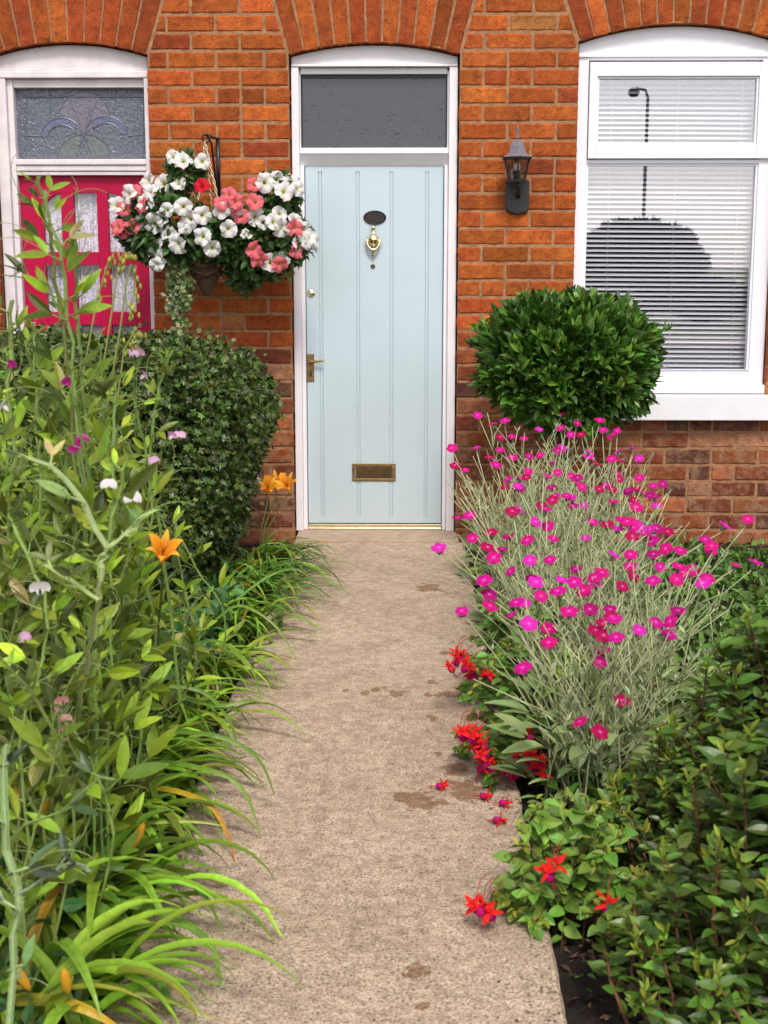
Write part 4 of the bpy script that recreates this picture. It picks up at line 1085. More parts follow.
def add_branch(st, lv, pts, nleaf, lsize, col):
    P_ = np.array([tuple(p) for p in pts]); st.tube(pts, np.linspace(.003, .0014, len(pts)), 5, (.09, .045, .025))
    tt = RNG.uniform(.25, 1, nleaf) * (len(pts) - 1.01); i0 = tt.astype(int); f_ = (tt - i0)[:, None]
    q_ = P_[i0] * (1 - f_) + P_[i0 + 1] * f_; k = nleaf; a = RNG.random(k) * 6.28
    dd = np.stack([np.cos(a), np.sin(a) - .2, RNG.uniform(-.5, .2, k)], 1)
    lv.place(T_FUCH, q_, dd, unit(rnd(k, .35) + np.array([-.1, -.45, .8])), RNG.uniform(.7, 1.15, k) * lsize, jit(col, k, .1, .3) * 1.2)
    e_ = P_[-1:].repeat(5, 0) + rnd(5, .006)
    lv.place(T_OVAL, e_, unit(rnd(5, .8) + np.array([0, -.2, .4])), unit(rnd(5, .4) + np.array([0, -.2, 1])), RNG.uniform(.35, .6, 5) * lsize, jit((.24, .30, .04), 5, .1, .15))
def uv(l): return [(440 + u / 4.8, 640 + v / 4.8) for u, v in l]
GF = (.10, .21, .03)
fuchsia('fuchsia with clusters of hanging red flowers farthest up the path, below the campions', 528, 695, 4.55, .24, .36, 17, .042, GF, uv([(85, 90), (110, 150), (160, 160), (205, 180), (300, 200), (330, 215), (75, 120), (95, 100), (125, 130), (140, 185), (175, 190), (235, 185), (60, 150), (455, 215), (440, 240), (390, 240), (570, 210), (505, 215)]), [(474, 668, 4.35), (480, 672, 4.5), (505, 665, 4.4)])
fuchsia('middle fuchsia, its red flowers drooping over damp patches on the path', 535, 765, 3.92, .24, .36, 18, .042, GF, uv([(95, 465), (170, 470), (225, 520), (215, 580), (300, 650), (370, 590), (500, 660), (360, 745), (110, 480), (150, 490), (190, 500), (180, 540), (200, 575), (210, 610), (190, 650), (420, 590), (445, 620), (480, 600), (525, 680), (340, 760), (250, 685), (436, 485), (558, 795), (410, 570), (130, 470)]), [(480, 735, 3.8), (490, 750, 3.75), (488, 790, 3.7)])
fuchsia('nearest fuchsia at the bottom of the photo, one long branch reaching over the path', 570, 915, 2.98, .17, .26, 9, .047, (.13, .235, .035), [(476, 921), (487, 922), (482, 915), (492, 925), (551, 880), (556, 873), (606, 912)], [(500, 897, 2.92), (505, 905, 2.88), (520, 900, 3.0), (545, 860, 3.1), (530, 950, 2.85), (600, 850, 3.1), (575, 845, 3.15), (520, 930, 2.9), (560, 965, 2.85), (600, 960, 2.85), (580, 880, 3.0)])
# fallen blooms on the path
for i, (px, py, lb) in enumerate([(437, 786, 'single crimson fuchsia bloom lying alone out on the concrete beside the damp patch'), (481, 796, 'fallen crimson fuchsia bloom on the path just under the middle fuchsia'), (494, 820, 'fallen red fuchsia bloom nearest the camera, below the damp patches'), (500, 803, 'fallen crimson fuchsia bloom tucked against the middle fuchsia leaves'), (462, 614, 'magenta campion petal fallen on the path below the doorstep'), (440, 551, 'magenta campion bloom on the path near the foot of the door frame')]):
    p_ = gnd(px, py, .012); me = fm[i % 4] if i < 4 else cf[1]
    o_ = put(me, 'fallen_flower', None, p_, (1, -.4, .25) if i < 4 else (.2, -.4, 1), .04 if i < 4 else .045, i)
    tag(o_, lb, 'flower', 'fallen blooms on the path')

# ================================================================== PRIVET HEDGE (near right)
pv = root('privet_hedge', (1.1, -4.6, -.05), 'glossy dark green hedge with brown upright shoots at the right front corner', 'hedge')
lv, st = MB(), MB()
HX = [.0, .08, .18, .28, .42, .6, 1.2, 2.4]; HZ = [.10, .22, .42, .58, .72, .80, .84, .85]
CX = CAM.x
T_PRIV = leaf_t(.5, 4, .18, .2, 'broad')
for i in range(760):
    near = random.random() < .8
    d = random.uniform(2.2, 3.5); of_ = .42 + .15 * min(1, max(0, (d - 2.5) / .5)); xr = of_ + random.uniform(.02, .62) if near else random.uniform(.95, 2.2)
    rel = xr - .04; hz_ = float(np.interp(rel + .04 - of_, HX, HZ)) * random.uniform(.35, 1.04)
    endf = 1 - max(0, (d - 3.1) / .5) ** 2 * .3; hz_ *= endf
    e_ = Vector((CX + xr + (.06 * math.sin(d * 9)), -7.45 + d, hz_)); b_ = Vector((e_.x + random.uniform(.02, .22), e_.y + random.gauss(0, .08), -.05))
    if b_.x < CX + .47: b_.x = CX + .47 + random.random() * .1
    md = b_.lerp(e_, .6) + Vector((random.gauss(0, .02), random.gauss(0, .02), .02)); pts = [b_, b_.lerp(md, .5), md, md.lerp(e_, .5), e_]
    st.tube(pts, np.linspace(.0055, .0022, 5), 5, (.15, .07, .035) if random.random() < .6 else (.10, .06, .035))
    Ln = (e_ - b_).length; nn_ = max(3, int(Ln / .031)); P_ = np.array([tuple(p) for p in pts]); tt = np.linspace(.05, .97, nn_) * 3.99; i0 = tt.astype(int); f_ = (tt - i0)[:, None]
    q_ = P_[i0] * (1 - f_) + P_[i0 + 1] * f_
    a = random.random() * 6 + np.arange(nn_) * 1.57 + RNG.normal(size=nn_) * .3
    big = hz_ > .5
    for s_ in (0, math.pi):
        dd = np.stack([np.cos(a + s_), np.sin(a + s_), RNG.uniform(.1, .8, nn_)], 1)
        lv.place(T_PRIV, q_, dd, unit(rnd(nn_, .3) + np.array([-.1, -.3, .9])), RNG.uniform(.036, .066, nn_) * (1.22 if big else .80), jit((.075, .145, .020), nn_, .1, .42))
    if random.random() < .5:   # fresh yellow-green tip
        kk = 8; lv.place(T_BAY, np.array(tuple(e_))[None] + np.stack([np.zeros(kk), np.zeros(kk), RNG.uniform(-.03, .02, kk)], 1), unit(rnd(kk, .5) + np.array([0, 0, .9])), unit(rnd(kk, .5) + np.array([0, -.6, .3])), RNG.uniform(.018, .034, kk), jit((.20, .27, .03), kk, .1, .2))
lv.build('foliage', 'leaf_gloss', pv); st.build('stem', 'bark', pv)

# ================================================================== DAYLILIES
def strap(mb, p0, az, L_, e0, e1, w, tint, n=10, twist=0.0, tipcol=None):
    pts = [Vector(p0)]; 
    for i in range(n):
        t = (i + .5) / n; el = e0 + (e1 - e0) * t ** 1.35; a_ = az + twist * t
        pts.append(pts[-1] + Vector((math.cos(a_) * math.cos(el), math.sin(a_) * math.cos(el), math.sin(el))) * (L_ / n))
    for p in pts:
        if p.z < .008 and p is not pts[0]: p.z = .008 + random.random() * .01
    V = []; T_ = []
    for i, p in enumerate(pts):
        t = i / n; hw = w / 2 * (min(1, .55 + t * 2.0) * max(.03, 1 - t ** 2.6)) 
        d_ = (pts[min(i + 1, n)] - pts[max(i - 1, 0)]).normalized(); sd = Vector((-math.sin(az + twist * t), math.cos(az + twist * t), 0)); up_ = sd.cross(d_)
        if up_.z < 0: up_ = -up_
        V += [tuple(p + sd * hw + up_ * hw * .3), tuple(p), tuple(p - sd * hw + up_ * hw * .3)]
        c_ = np.array(tint) if tipcol is None else np.array(tint) * (1 - t) + np.array(tipcol) * t
        T_ += [c_ * 1.05, c_ * .85, c_ * 1.05]
    fs = []
    for i in range(n):
        a = i * 3; b = a + 3; fs += [(a, a + 1, b + 1, b), (a + 1, a + 2, b + 2, b + 1)]
    mb.add(V, fs, np.array(T_))
def lily_bloom():
    mb = MB(); V = []
    for j in range(6):
        a = j * math.pi / 3; w = .42 if j % 2 else .26
        col = (.98, .40, .03) if j % 2 else (.98, .52, .06)
        T = leaf_t(w, 6, .15, 0, 'lance'); vv_ = []
        for (x, y, z) in T[0]:  # petal curve: up then out
            r_ = .08 + .55 * y ** 1.3; h_ = -.45 + .85 * math.sin(y * 1.75); rx = r_ * math.cos(a) - x * math.sin(a); ry = r_ * math.sin(a) + x * math.cos(a); vv_.append((rx, ry, h_ + z))
        mb.add(vv_, T[1], col)
    for j in range(6):
        a = j * 1.05 + .3; mb.tube([(0, 0, -.2), (.06 * math.cos(a), .06 * math.sin(a), .2), (.14 * math.cos(a), .14 * math.sin(a), .5)], .014, 4, (.7, .2, .02))
    mb.lathe([(.03, -.75), (.06, -.6), (.09, -.45), (.05, -.42)], (0, 0, 0), 'z', 8, (.5, .38, .04))
    return mb.mesh('lily_bloom', 'petal', smooth=True)
def lily_bud():
    mb = MB(); mb.lathe([(.05, 0), (.10, .1), (.16, .35), (.17, .6), (.12, .85), (.03, 1.0)], (0, 0, 0), 'z', 9, (.72, .40, .03)); return mb.mesh('lily_bud', 'petal', smooth=True)
LB, LU = lily_bloom(), lily_bud()
def daylily(label, px, py, n, Lr, bias, flowers=(), buds=(), spread=.07, w=.019, cat='daylily', col=(.19, .34, .028)):
    b = gnd(px, py, -.03); b.x = min(b.x, -.53)
    rt = root('daylily', (b.x, b.y, -.05), label, 'daylily', 'daylilies along the left edge of the path')
    lv = MB()
    for i in range(n):
        az = random.gauss(bias, 1.05) if random.random() < .75 else random.random() * 6.28
        e0 = R(random.uniform(52, 86)); e1 = R(random.uniform(-88, -40)); L_ = random.uniform(*Lr)
        c_ = jit(col, 1, .08, .42)[0]; tc_ = None
        r_ = random.random()
        if r_ < .02: c_ = np.array((.55, .40, .04)); tc_ = (.35, .12, .02)
        elif r_ < .16: tc_ = (.36, .36, .04)
        strap(lv, (b.x + random.gauss(0, spread), b.y + random.gauss(0, spread), -.05), az, L_, e0, e1, w * random.uniform(1.0, 1.5), c_, 11, random.gauss(0, .3), tc_)
    lv.build('foliage', 'leaf', rt)
    st = MB()
    for (kind, lst, me, s_) in (('flower', flowers, LB, .095), ('bud', buds, LU, .062)):
        for (fx, fy, dd) in lst:
            p_ = at(fx, fy, dd); st.tube([(b.x, b.y, -.04), (b.x * .6 + p_.x * .4, b.y * .6 + p_.y * .4, p_.z * .55), (p_.x, p_.y, p_.z - (.05 if kind == 'flower' else .0))], [.004, .0035, .003], 5, (.10, .16, .03))
            put(me, kind, rt, p_, (random.gauss(0, .4), -.8 if kind == 'flower' else random.gauss(0, .2) - .15, .9 if kind == 'flower' else 1), s_ * random.uniform(.9, 1.1) * (.72 if fx == 163 else 1), random.random() * 6)
    if st.n: st.build('stem', 'stem', rt)
    return b
daylily('daylily clump by the left foot of the blue door frame with two orange lilies', 258, 580, 120, (.36, .52), -.4, [(268, 488, 6.55), (287, 486, 6.5), (276, 484, 6.7)], spread=.06, w=.017, col=(.13, .27, .03))
daylily('dark grassy daylily clump right under the overhanging ivy, closest to the wall', 232, 606, 100, (.36, .54), -.3, w=.017, spread=.10, col=(.13, .27, .03))
daylily('narrow leaved daylily clump beneath the ivy beside the pale kerb', 226, 640, 75, (.30, .46), -.4, w=.019, spread=.09, col=(.17, .32, .03))
daylily('daylily clump halfway along the path, no flowers, under the ivy corner', 196, 690, 70, (.32, .48), -.4, w=.022, spread=.08)
daylily('daylily clump with one open orange lily in front of the ivy', 158, 740, 65, (.34, .50), -.35, [(163, 552, 3.05)], spread=.08)
daylily('daylily clump with a long withered yellow leaf bent onto the path', 128, 800, 60, (.36, .52), -.3, w=.024)
daylily('daylily clump with a pair of yellow buds, left of the withered leaf', 98, 850, 60, (.38, .54), -.25, [], [(18, 812, 2.75), (40, 815, 2.75), (131, 848, 2.9)], w=.025)
daylily('nearest daylily clump, arching over the bottom left corner of the path', 70, 930, 52, (.40, .56), -.1, [], [(30, 990, 2.3), (68, 993, 2.3)], w=.027)
daylily('daylily clump at the very bottom left with broad bright leaves', 40, 1035, 34, (.42, .60), .1, w=.028)
# hand-placed arching leaves over the path
aw = root('daylily', (-.55, -4.0, -.05), 'daylily with single long blades hanging far out over the concrete, one turning orange', 'daylily', 'daylilies along the left edge of the path'); lv = MB()
def blade(pts, w, c0, c1):
    """pts: pixel + distance control points, smoothed"""
    P_ = [at(*p) for p in pts]; n = 16; out = []
    for i in range(n + 1):
        t = i / n * (len(P_) - 1); j = min(int(t), len(P_) - 2); f_ = t - j
        p0 = P_[max(j - 1, 0)]; p1 = P_[j]; p2 = P_[j + 1]; p3 = P_[min(j + 2, len(P_) - 1)]
        out.append(.5 * ((2 * p1) + (p2 - p0) * f_ + (2 * p0 - 5 * p1 + 4 * p2 - p3) * f_ ** 2 + (3 * p1 - p0 - 3 * p2 + p3) * f_ ** 3))
    V, T_ = [], []
    for i, p in enumerate(out):
        t = i / n; d_ = (out[min(i + 1, n)] - out[max(i - 1, 0)]).normalized(); sd = d_.cross(Vector((.1, -.5, .8))).normalized(); up_ = sd.cross(d_)
        hw = w / 2 * min(1, .6 + t * 2) * max(.03, 1 - t ** 3)
        V += [tuple(p + sd * hw - up_ * hw * .4), tuple(p), tuple(p - sd * hw - up_ * hw * .4)]; c_ = np.array(c0) * (1 - t) + np.array(c1) * t; T_ += [c_, c_ * .85, c_]
    fs = []
    for i in range(n): a = i * 3; b = a + 3; fs += [(a, a + 1, b + 1, b), (a + 1, a + 2, b + 2, b + 1)]
    lv.add(V, fs, np.array(T_))
g1, g2 = (.12, .27, .03), (.22, .36, .04)
blade([(90, 800, 3.6), (140, 765, 3.5), (190, 765, 3.4), (240, 785, 3.35), (262, 840, 3.3)], .020, g1, g2)
blade([(100, 775, 3.7), (150, 735, 3.6), (215, 735, 3.5), (258, 758, 3.5), (276, 800, 3.5)], .018, g1, (.2, .33, .05))
blade([(120, 700, 4.0), (160, 690, 4.0), (215, 705, 3.9), (250, 700, 3.9), (270, 706, 3.8)], .017, g1, g2)
blade([(110, 735, 3.9), (140, 690, 3.9), (200, 690, 3.9), (232, 725, 3.9), (236, 755, 3.9)], .017, g1, g2)
blade([(130, 785, 3.4), (175, 790, 3.35), (210, 805, 3.3), (228, 835, 3.25), (236, 866, 3.2)], .017, (.62, .50, .03), (.50, .16, .03))
blade([(100, 830, 3.2), (140, 823, 3.1), (190, 821, 3.1), (226, 826, 3.1)], .013, g2, (.45, .5, .05))
blade([(20, 850, 3.0), (95, 865, 2.9), (150, 868, 2.9), (200, 890, 2.8), (225, 938, 2.8)], .022, g1, g2)
blade([(60, 905, 2.8), (120, 902, 2.75), (170, 915, 2.7), (212, 945, 2.65), (222, 1005, 2.6)], .022, g1, g2)
blade([(50, 880, 2.8), (90, 900, 2.7), (130, 930, 2.65), (140, 975, 2.6), (145, 1030, 2.6)], .024, g1, g2)
blade([(50, 975, 2.5), (110, 985, 2.45), (170, 1000, 2.45), (215, 1020, 2.45)], .015, g2, (.35, .42, .05))
blade([(60, 940, 2.6), (115, 945, 2.6), (150, 965, 2.55), (170, 1005, 2.5), (178, 1060, 2.5)], .022, g1, g1)
blade([(-20, 1000, 2.4), (40, 998, 2.35), (85, 1008, 2.3), (130, 1035, 2.3)], .028, (.3, .4, .04), (.75, .42, .03))
blade([(235, 600, 5.2), (270, 575, 5.3), (300, 570, 5.3), (322, 595, 5.3)], .012, g1, g1)
blade([(215, 620, 4.9), (240, 605, 4.9), (275, 625, 4.85), (298, 662, 4.8)], .013, g1, g2)
blade([(185, 650, 4.5), (215, 640, 4.5), (250, 665, 4.4), (262, 705, 4.4)], .015, g1, g2)
lv.build('foliage', 'leaf', aw)

# ================================================================== SWEET PEAS
def pea_flower(cols, seed):
    rs = random.Random(seed); mb = MB()
    # standard: wide heart shaped petal, then two wings and a keel
    V = []; nA = 18; T_ = []
    V.append((0, 0, 0)); T_.append(cols[1])
    for j in range(nA + 1):
        a = -.5 + (math.pi + 1.0) * j / nA; r_ = .5 * (1 - .18 * math.exp(-((a - math.pi / 2) / .25) ** 2)); V.append((r_ * math.cos(a) * 1.1, .12 * math.cos(2 * a) - .05, r_ * math.sin(a) * .9 + .1)); T_.append(cols[0])
    mb.add(V, [(0, j + 1, j + 2) for j in range(nA)], np.array(T_))
    for s_ in (-1, 1): mb.place(leaf_t(.6, 4, .4, .3, 'broad'), [(0.03 * s_, -.03, .12)], [(s_ * .35, -.8, -.45)], [(s_ * .8, -.2, .5)], .42, cols[1])
    mb.lathe([(.03, -.22), (.07, -.1), (.05, .05)], (0, .02, 0), 'z', 6, (.12, .2, .05))
    return mb.mesh('pea_bloom', 'petal', smooth=True)
PF = {'m': pea_flower([(.62, .04, .36), (.45, .01, .22)], 1), 'w': pea_flower([(.80, .76, .76), (.8, .74, .72)], 2), 'l': pea_flower([(.72, .36, .62), (.78, .6, .7)], 3), 'p': pea_flower([(.55, .25, .25), (.55, .3, .22)], 4)}
PC = (.205, .30, .022)
class Pea:
    def __init__(s, label, b):
        s.rt = root('sweet_pea', b, label, 'sweet pea', 'sweet peas climbing in the left bed'); s.lv = MB(); s.st = MB()
    def stem(s, pts, r=.0035, step=.10, lsz=(.07, .11), col=PC, skip=.0, scol=(.19, .28, .07)):
        P_ = [Vector(p) for p in pts]; seg = [(P_[i + 1] - P_[i]).length for i in range(len(P_) - 1)]; tot = sum(seg)
        n = max(6, int(tot / .05)); out = []
        for i in range(n + 1):
            t = i / n * (len(P_) - 1); j = min(int(t), len(P_) - 2); f_ = t - j; p0 = P_[max(j - 1, 0)]; p1 = P_[j]; p2 = P_[j + 1]; p3 = P_[min(j + 2, len(P_) - 1)]
            out.append(.5 * ((2 * p1) + (p2 - p0) * f_ + (2 * p0 - 5 * p1 + 4 * p2 - p3) * f_ ** 2 + (3 * p1 - p0 - 3 * p2 + p3) * f_ ** 3) + Vector((random.gauss(0, .003), random.gauss(0, .003), 0)))
        cs = jit(scol, 1, .06, .15)[0]
        s.st.tube(out, np.linspace(r, r * .55, n + 1), 5, cs)
        # wings on the stem
        V = []; 
        for i, p in enumerate(out):
            hw = r * 1.35; sd = Vector((.8, .5, .1)).normalized(); V += [tuple(p - sd * hw), tuple(p + sd * hw)]
        s.lv.add(V, [(2 * i, 2 * i + 1, 2 * i + 3, 2 * i + 2) for i in range(n)], cs)
        k = max(2, int(tot / step)); a = random.random() * 6
        for i in range(1, k + 1):
            if random.random() < skip: continue
            t = i / k * n; j = min(int(t), n - 1); q = out[j]; tg = (out[min(j + 1, n)] - out[max(j - 1, 0)]).normalized()
            a += math.pi + random.gauss(0, .5); od = Vector((math.cos(a), math.sin(a) * .6 - .15, .45)).normalized()
            fade = 1 - .45 * (i / k) ** 3; ls = random.uniform(*lsz) * fade; pl_ = ls * .45
            pe = q + od * pl_; s.st.tube([q, pe], r * .5, 4, cs)
            sd = od.cross(Vector((0, -.4, 1))).normalized()
            c2 = jit(col, 2, .08, .34) * random.choice((1.25, .95, .6, .32)); 
            if random.random() < .03: c2 = jit((.42, .38, .13), 2, .06, .2)
            u_ = Vector((0, 0, random.uniform(-.1, .75))); D_ = [tuple(od * .7 + sd * .5 + u_ + Vector(tuple(rnd(1, .2)[0]))), tuple(od * .7 - sd * .5 + u_ + Vector(tuple(rnd(1, .2)[0])))]
            s.lv.place(T_PEA, [tuple(pe)] * 2, D_, unit(rnd(2, .35) + np.array([0, -.7, .7])), RNG.uniform(.85, 1.1, 2) * ls, c2)
            # stipules
            s.lv.place(T_LANCE, [tuple(q)] * 2, [tuple(sd + tg * .5), tuple(-sd + tg * .5)], (0, -1, .4), ls * .3, c2)
            if random.random() < .6:   # tendril
                tp = [pe]; dv = (od + tg * .4).normalized(); bb = pe.copy(); ax_ = random.choice((-1, 1))
                for u in range(10):
                    ang = ax_ * u * .12 * (1 + u * .18); dv2 = (Matrix.Rotation(ang * .5, 3, Vector((0, 1, .2))) @ dv); bb = bb + dv2 * .013; tp.append(bb)
                s.st.tube(tp, .0009, 3, (.22, .28, .08))
        return out
    def raceme(s, q, pts, kinds):
        """flowers at pixel points on a stalk from q"""
        for (px, py, d), kd in zip(pts, kinds):
            p_ = at(px, py, d); s.st.tube([q, Vector(q).lerp(p_, .6) + Vector((0, 0, .015)), p_], [.0018, .0015, .0012], 4, (.17, .26, .08))
            put(PF[kd], 'flower', s.rt, p_, (random.gauss(0, .2), random.gauss(0, .15), 1), random.uniform(.030, .038) * (1 if kd != 'p' else .7), random.gauss(0, .5))
    def done(s): s.lv.build('foliage', 'leaf', s.rt); s.st.build('stem', 'stem', s.rt)
def env(px): return float(np.interp(px, [-300, 0, 25, 60, 100, 130, 150, 180, 205, 225], [330, 330, 300, 315, 345, 370, 400, 520, 620, 700]))
# tall climbing plant with its hand-placed leading shoots
t1 = Pea('tallest sweet pea, its leafy tip climbing in front of the crimson door', (-.75, -4.6, -.05))
def PX(l, d): return [at(x, y, d) for x, y in l]
t1.stem(PX([(70, 640), (75, 500), (70, 400), (62, 320), (52, 255), (45, 215), (36, 175)], 3.0), .0032, .07, (.06, .095))
t1.stem(PX([(85, 560), (80, 440), (72, 360), (66, 300), (62, 250), (50, 222), (44, 190)], 2.95), .003, .07, (.055, .085))
t1.stem(PX([(85, 560), (88, 440), (82, 380), (78, 330), (76, 280), (74, 240)], 3.05), .003, .075, (.06, .095))
t1.stem(PX([(30, 700), (40, 560), (40, 450), (36, 380), (25, 340)], 3.0), .003, .08, (.07, .10))
t1.stem(PX([(62, 320), (48, 285), (25, 278), (2, 275)], 3.0), .002, .12, (.05, .07)); 
t1.stem(PX([(20, 560), (18, 470), (8, 400), (12, 350), (10, 300)], 3.1), .004, .09, (.07, .1))
t1.raceme(at(78, 380, 3.0), [(66, 384, 2.95)], ['m']); t1.raceme(at(95, 560, 2.9), [(80, 446, 2.9), (84, 441, 2.9), (76, 450, 2.88)], ['m', 'm', 'm'])
t1.done()
t2 = Pea('sweet pea with a pale forked stem and white blooms in the left bed', (-.6, -4.6, -.05))
t2.stem([at(70, 800, 3.3), at(76, 740, 2.9), at(88, 660, 2.5), at(98, 600, 2.27), at(104, 560, 2.25), at(108, 548, 2.25)], .0038, .5, (.05, .075), skip=1, scol=(.36, .44, .17))
t2.stem(PX([(108, 548), (90, 515), (70, 480), (40, 460), (5, 455)], 2.25), .004, .08, (.045, .065), (.24, .36, .11), scol=(.36, .44, .17)); t2.stem(PX([(108, 548), (125, 535), (150, 515)], 2.25), .004, .07, (.04, .06), (.2, .32, .09), scol=(.36, .44, .17))
t2.stem(PX([(98, 600), (70, 578), (45, 565)], 2.25), .0035, .07, (.05, .07), (.30, .36, .13), scol=(.36, .44, .17)); t2.stem(PX([(108, 548), (118, 500), (125, 460)], 2.3), .003, .08, (.06, .08))
t2.raceme(at(118, 520, 2.7), [(109, 487, 2.65), (134, 492, 2.65), (133, 501, 2.64)], ['w', 'w', 'w'])
t2.stem(PX([(180, 700), (165, 560), (150, 480), (152, 430), (160, 385), (172, 350)], 3.6), .0035, .11, (.05, .07)); 
t2.raceme(at(152, 470, 3.6), [(172, 437, 3.5), (179, 437, 3.5), (154, 463, 3.5)], ['l', 'l', 'l']); t2.raceme(at(135, 440, 3.6), [(134, 355, 3.5), (138, 354, 3.55), (145, 377, 3.5)], ['l', 'l', 'l'])
t2.done()
t3 = Pea('sweet pea nearest the camera, greyish bent stem beside the yellow lily buds', (-.75, -5.2, -.05))
t3.stem(PX([(8, 1060), (12, 960), (20, 900), (8, 860), (5, 800), (2, 745)], 2.1), .005, .11, (.06, .085), (.15, .22, .10), scol=(.24, .31, .13))
t3.stem(PX([(18, 895), (40, 880), (70, 862), (92, 872)], 2.1), .003, .09, (.04, .06), (.15, .22, .10), scol=(.22, .28, .16)); t3.stem(PX([(8, 860), (12, 832), (60, 812), (95, 780), (112, 780)], 2.15), .003, .09, (.05, .07), (.14, .2, .08))
t3.raceme(at(60, 760, 2.5), [(62, 702, 2.5), (58, 712, 2.5), (66, 720, 2.5), (62, 730, 2.48)], ['p', 'p', 'p', 'p'])
t3.done()
lbs = ['leafy sweet pea low behind the daylilies with pale pink blooms', 'sweet pea at the left edge in front of the ivy, small white blooms', 'sweet pea massed against the front of the dark ivy', 'sweet pea running out of the left side of the photo']
for gi, (d0, d1, pxr, nst) in enumerate(((2.6, 3.1, (-60, 110), 26), (3.0, 3.6, (-30, 145), 46), (3.6, 4.4, (0, 190), 60), (2.4, 4.4, (-330, 10), 44))):
    cx0 = at(sum(pxr) / 2, 700, (d0 + d1) / 2)
    pe_ = Pea(lbs[gi], (cx0.x, cx0.y, -.05))
    for i in range(nst):
        d = random.uniform(d0, d1); px = random.uniform(*pxr); e0_ = env(px) + (60 if gi == 0 else 20)
        py = e0_ + (760 - e0_) * random.random() ** 1.2
        tip = at(px, py, d)
        if tip.z < .15: tip.z = .15 + random.random() * .2
        b_ = Vector((min(-.52, tip.x + random.gauss(-.05, .15)), tip.y + random.gauss(0, .15), -.05)); md = b_.lerp(tip, .5) + Vector((random.gauss(0, .07), random.gauss(0, .05), 0))
        m2 = md.lerp(tip, .55) + Vector((random.gauss(0, .04), random.gauss(0, .03), random.uniform(0, .03)))
        pe_.stem([b_, md, m2, tip], .0024, .075, (.065, .105) if gi != 3 else (.06, .1))
    fls = {0: [(40, 590, 2.6, 'w'), (25, 640, 2.6, 'l')], 1: [(2, 408, 3.0, 'w'), (12, 366, 3.1, 'm'), (20, 598, 3.0, 'l'), (12, 655, 3.0, 'w')], 2: [(75, 500, 3.5, 'p'), (88, 470, 3.5, 'l'), (60, 545, 3.4, 'w'), (100, 398, 3.6, 'l'), (40, 420, 3.9, 'p'), (55, 452, 3.9, 'l'), (105, 505, 3.6, 'p'), (45, 465, 3.8, 'l'), (37, 421, 3.7, 'p')], 3: [(-60, 480, 3.0, 'm')]}[gi]
    for (x, y, d, kd) in fls: pe_.raceme(at(x + 5, y + 40, d + .05), [(x, y, d - .1)], [kd])
    pe_.done()

# seed-head stalks in front of the crimson door
sh = root('seedhead_plant', (-.75, -4.0, -.05), 'thin arching stalks strung with yellow green seed capsules in front of the crimson door', 'plant')
st = MB(); caps = MB()
for (pts, c0) in (([(60, 520), (82, 380), (97, 300), (108, 262), (116, 250)], (108, 262)), ([(75, 560), (98, 400), (112, 310), (118, 268), (124, 252), (132, 254)], (117, 270)), ([(90, 560), (105, 420), (120, 330), (126, 285), (131, 264), (136, 266), (133, 300), (130, 316)], (128, 280)), ([(100, 560), (112, 440), (124, 350), (135, 330), (141, 332)], (130, 335))):
    P_ = PX(pts, 3.4); st.tube(P_, np.linspace(.003, .0015, len(P_)), 5, (.24, .26, .07))
    for i in range(len(P_) - 3, len(P_) - 1):
        for u in range(9):
            q = P_[i].lerp(P_[i + 1], (u + random.random() * .5) / 9) + Vector((random.gauss(.004, .006), random.gauss(0, .006), -.008))
            caps.lathe([(.001, .005), (.003, .002), (.0042, -.004), (.0025, -.009), (.001, -.010)], tuple(q), 'z', 6, tuple(jit((.36, .37, .06), 1, .08, .15)[0]))
st.build('stem', 'stem', sh); caps.build('seed_capsules', 'leaf', sh, smooth=True)

WEEDS = 1
# low leafy ground cover filling the beds beyond
def cover(name, label, x0, x1, y0, y1, k, zr, T, size, col, mat='leaf'):
    mb = MB(); p_ = np.stack([RNG.uniform(x0, x1, k), RNG.uniform(y0, y1, k), RNG.uniform(-.05, zr, k) ], 1)
    keep = ((p_[:, 0] < -.5) | (p_[:, 0] > .6)); p_ = p_[keep]; k = len(p_)
    mb.place(T, p_, unit(rnd(k, .7) + np.array([0, 0, .4])), unit(rnd(k, .4) + np.array([0, -.2, 1])), RNG.uniform(*size, k), jit(col, k, .12, .35))
    tag(mb.build(name, mat), label, 'ground cover', kind='stuff')
cover('ground_cover', 'low green leaves carpeting the back of the right bed', .62, 3.2, -4.2, -.35, 13000, .06, T_OVAL, (.03, .06), (.09, .18, .03))
cover('ground_cover', 'low green leaves carpeting the left bed between the flowers', -3.0, -.52, -5.4, -1.6, 9000, .16, T_OVAL, (.04, .07), (.05, .13, .03))
for (x0, x1, nm) in ((.53, 3.0, 'right'), (-3.0, -.46, 'left')):
    mb = MB(); k = 26000; p_ = np.stack([RNG.uniform(x0, x1, k), RNG.uniform(-6.8, -.05, k), RNG.uniform(-.055, -.022, k)], 1)
    cc = jit((.085, .052, .032), k, .12, .7); mb.place(T_SIMPLE, p_, rnd(k) * (1, 1, .3), unit(rnd(k, .5) + np.array([0, 0, 1])), RNG.uniform(.008, .034, k), cc)
    tag(mb.build('leaf_litter', 'leaf_matt'), 'brown crumbs of soil and dead leaf on the %s bed' % nm, 'litter', kind='stuff')
mb = MB(); k = 500; ctr = np.stack([RNG.uniform(.56, .9, 26), RNG.uniform(-5.6, -3.6, 26)], 1)[RNG.integers(0, 26, k)]
p_ = np.concatenate([ctr + RNG.normal(size=(k, 2)) * .035, RNG.uniform(-.05, .03, (k, 1))], 1)
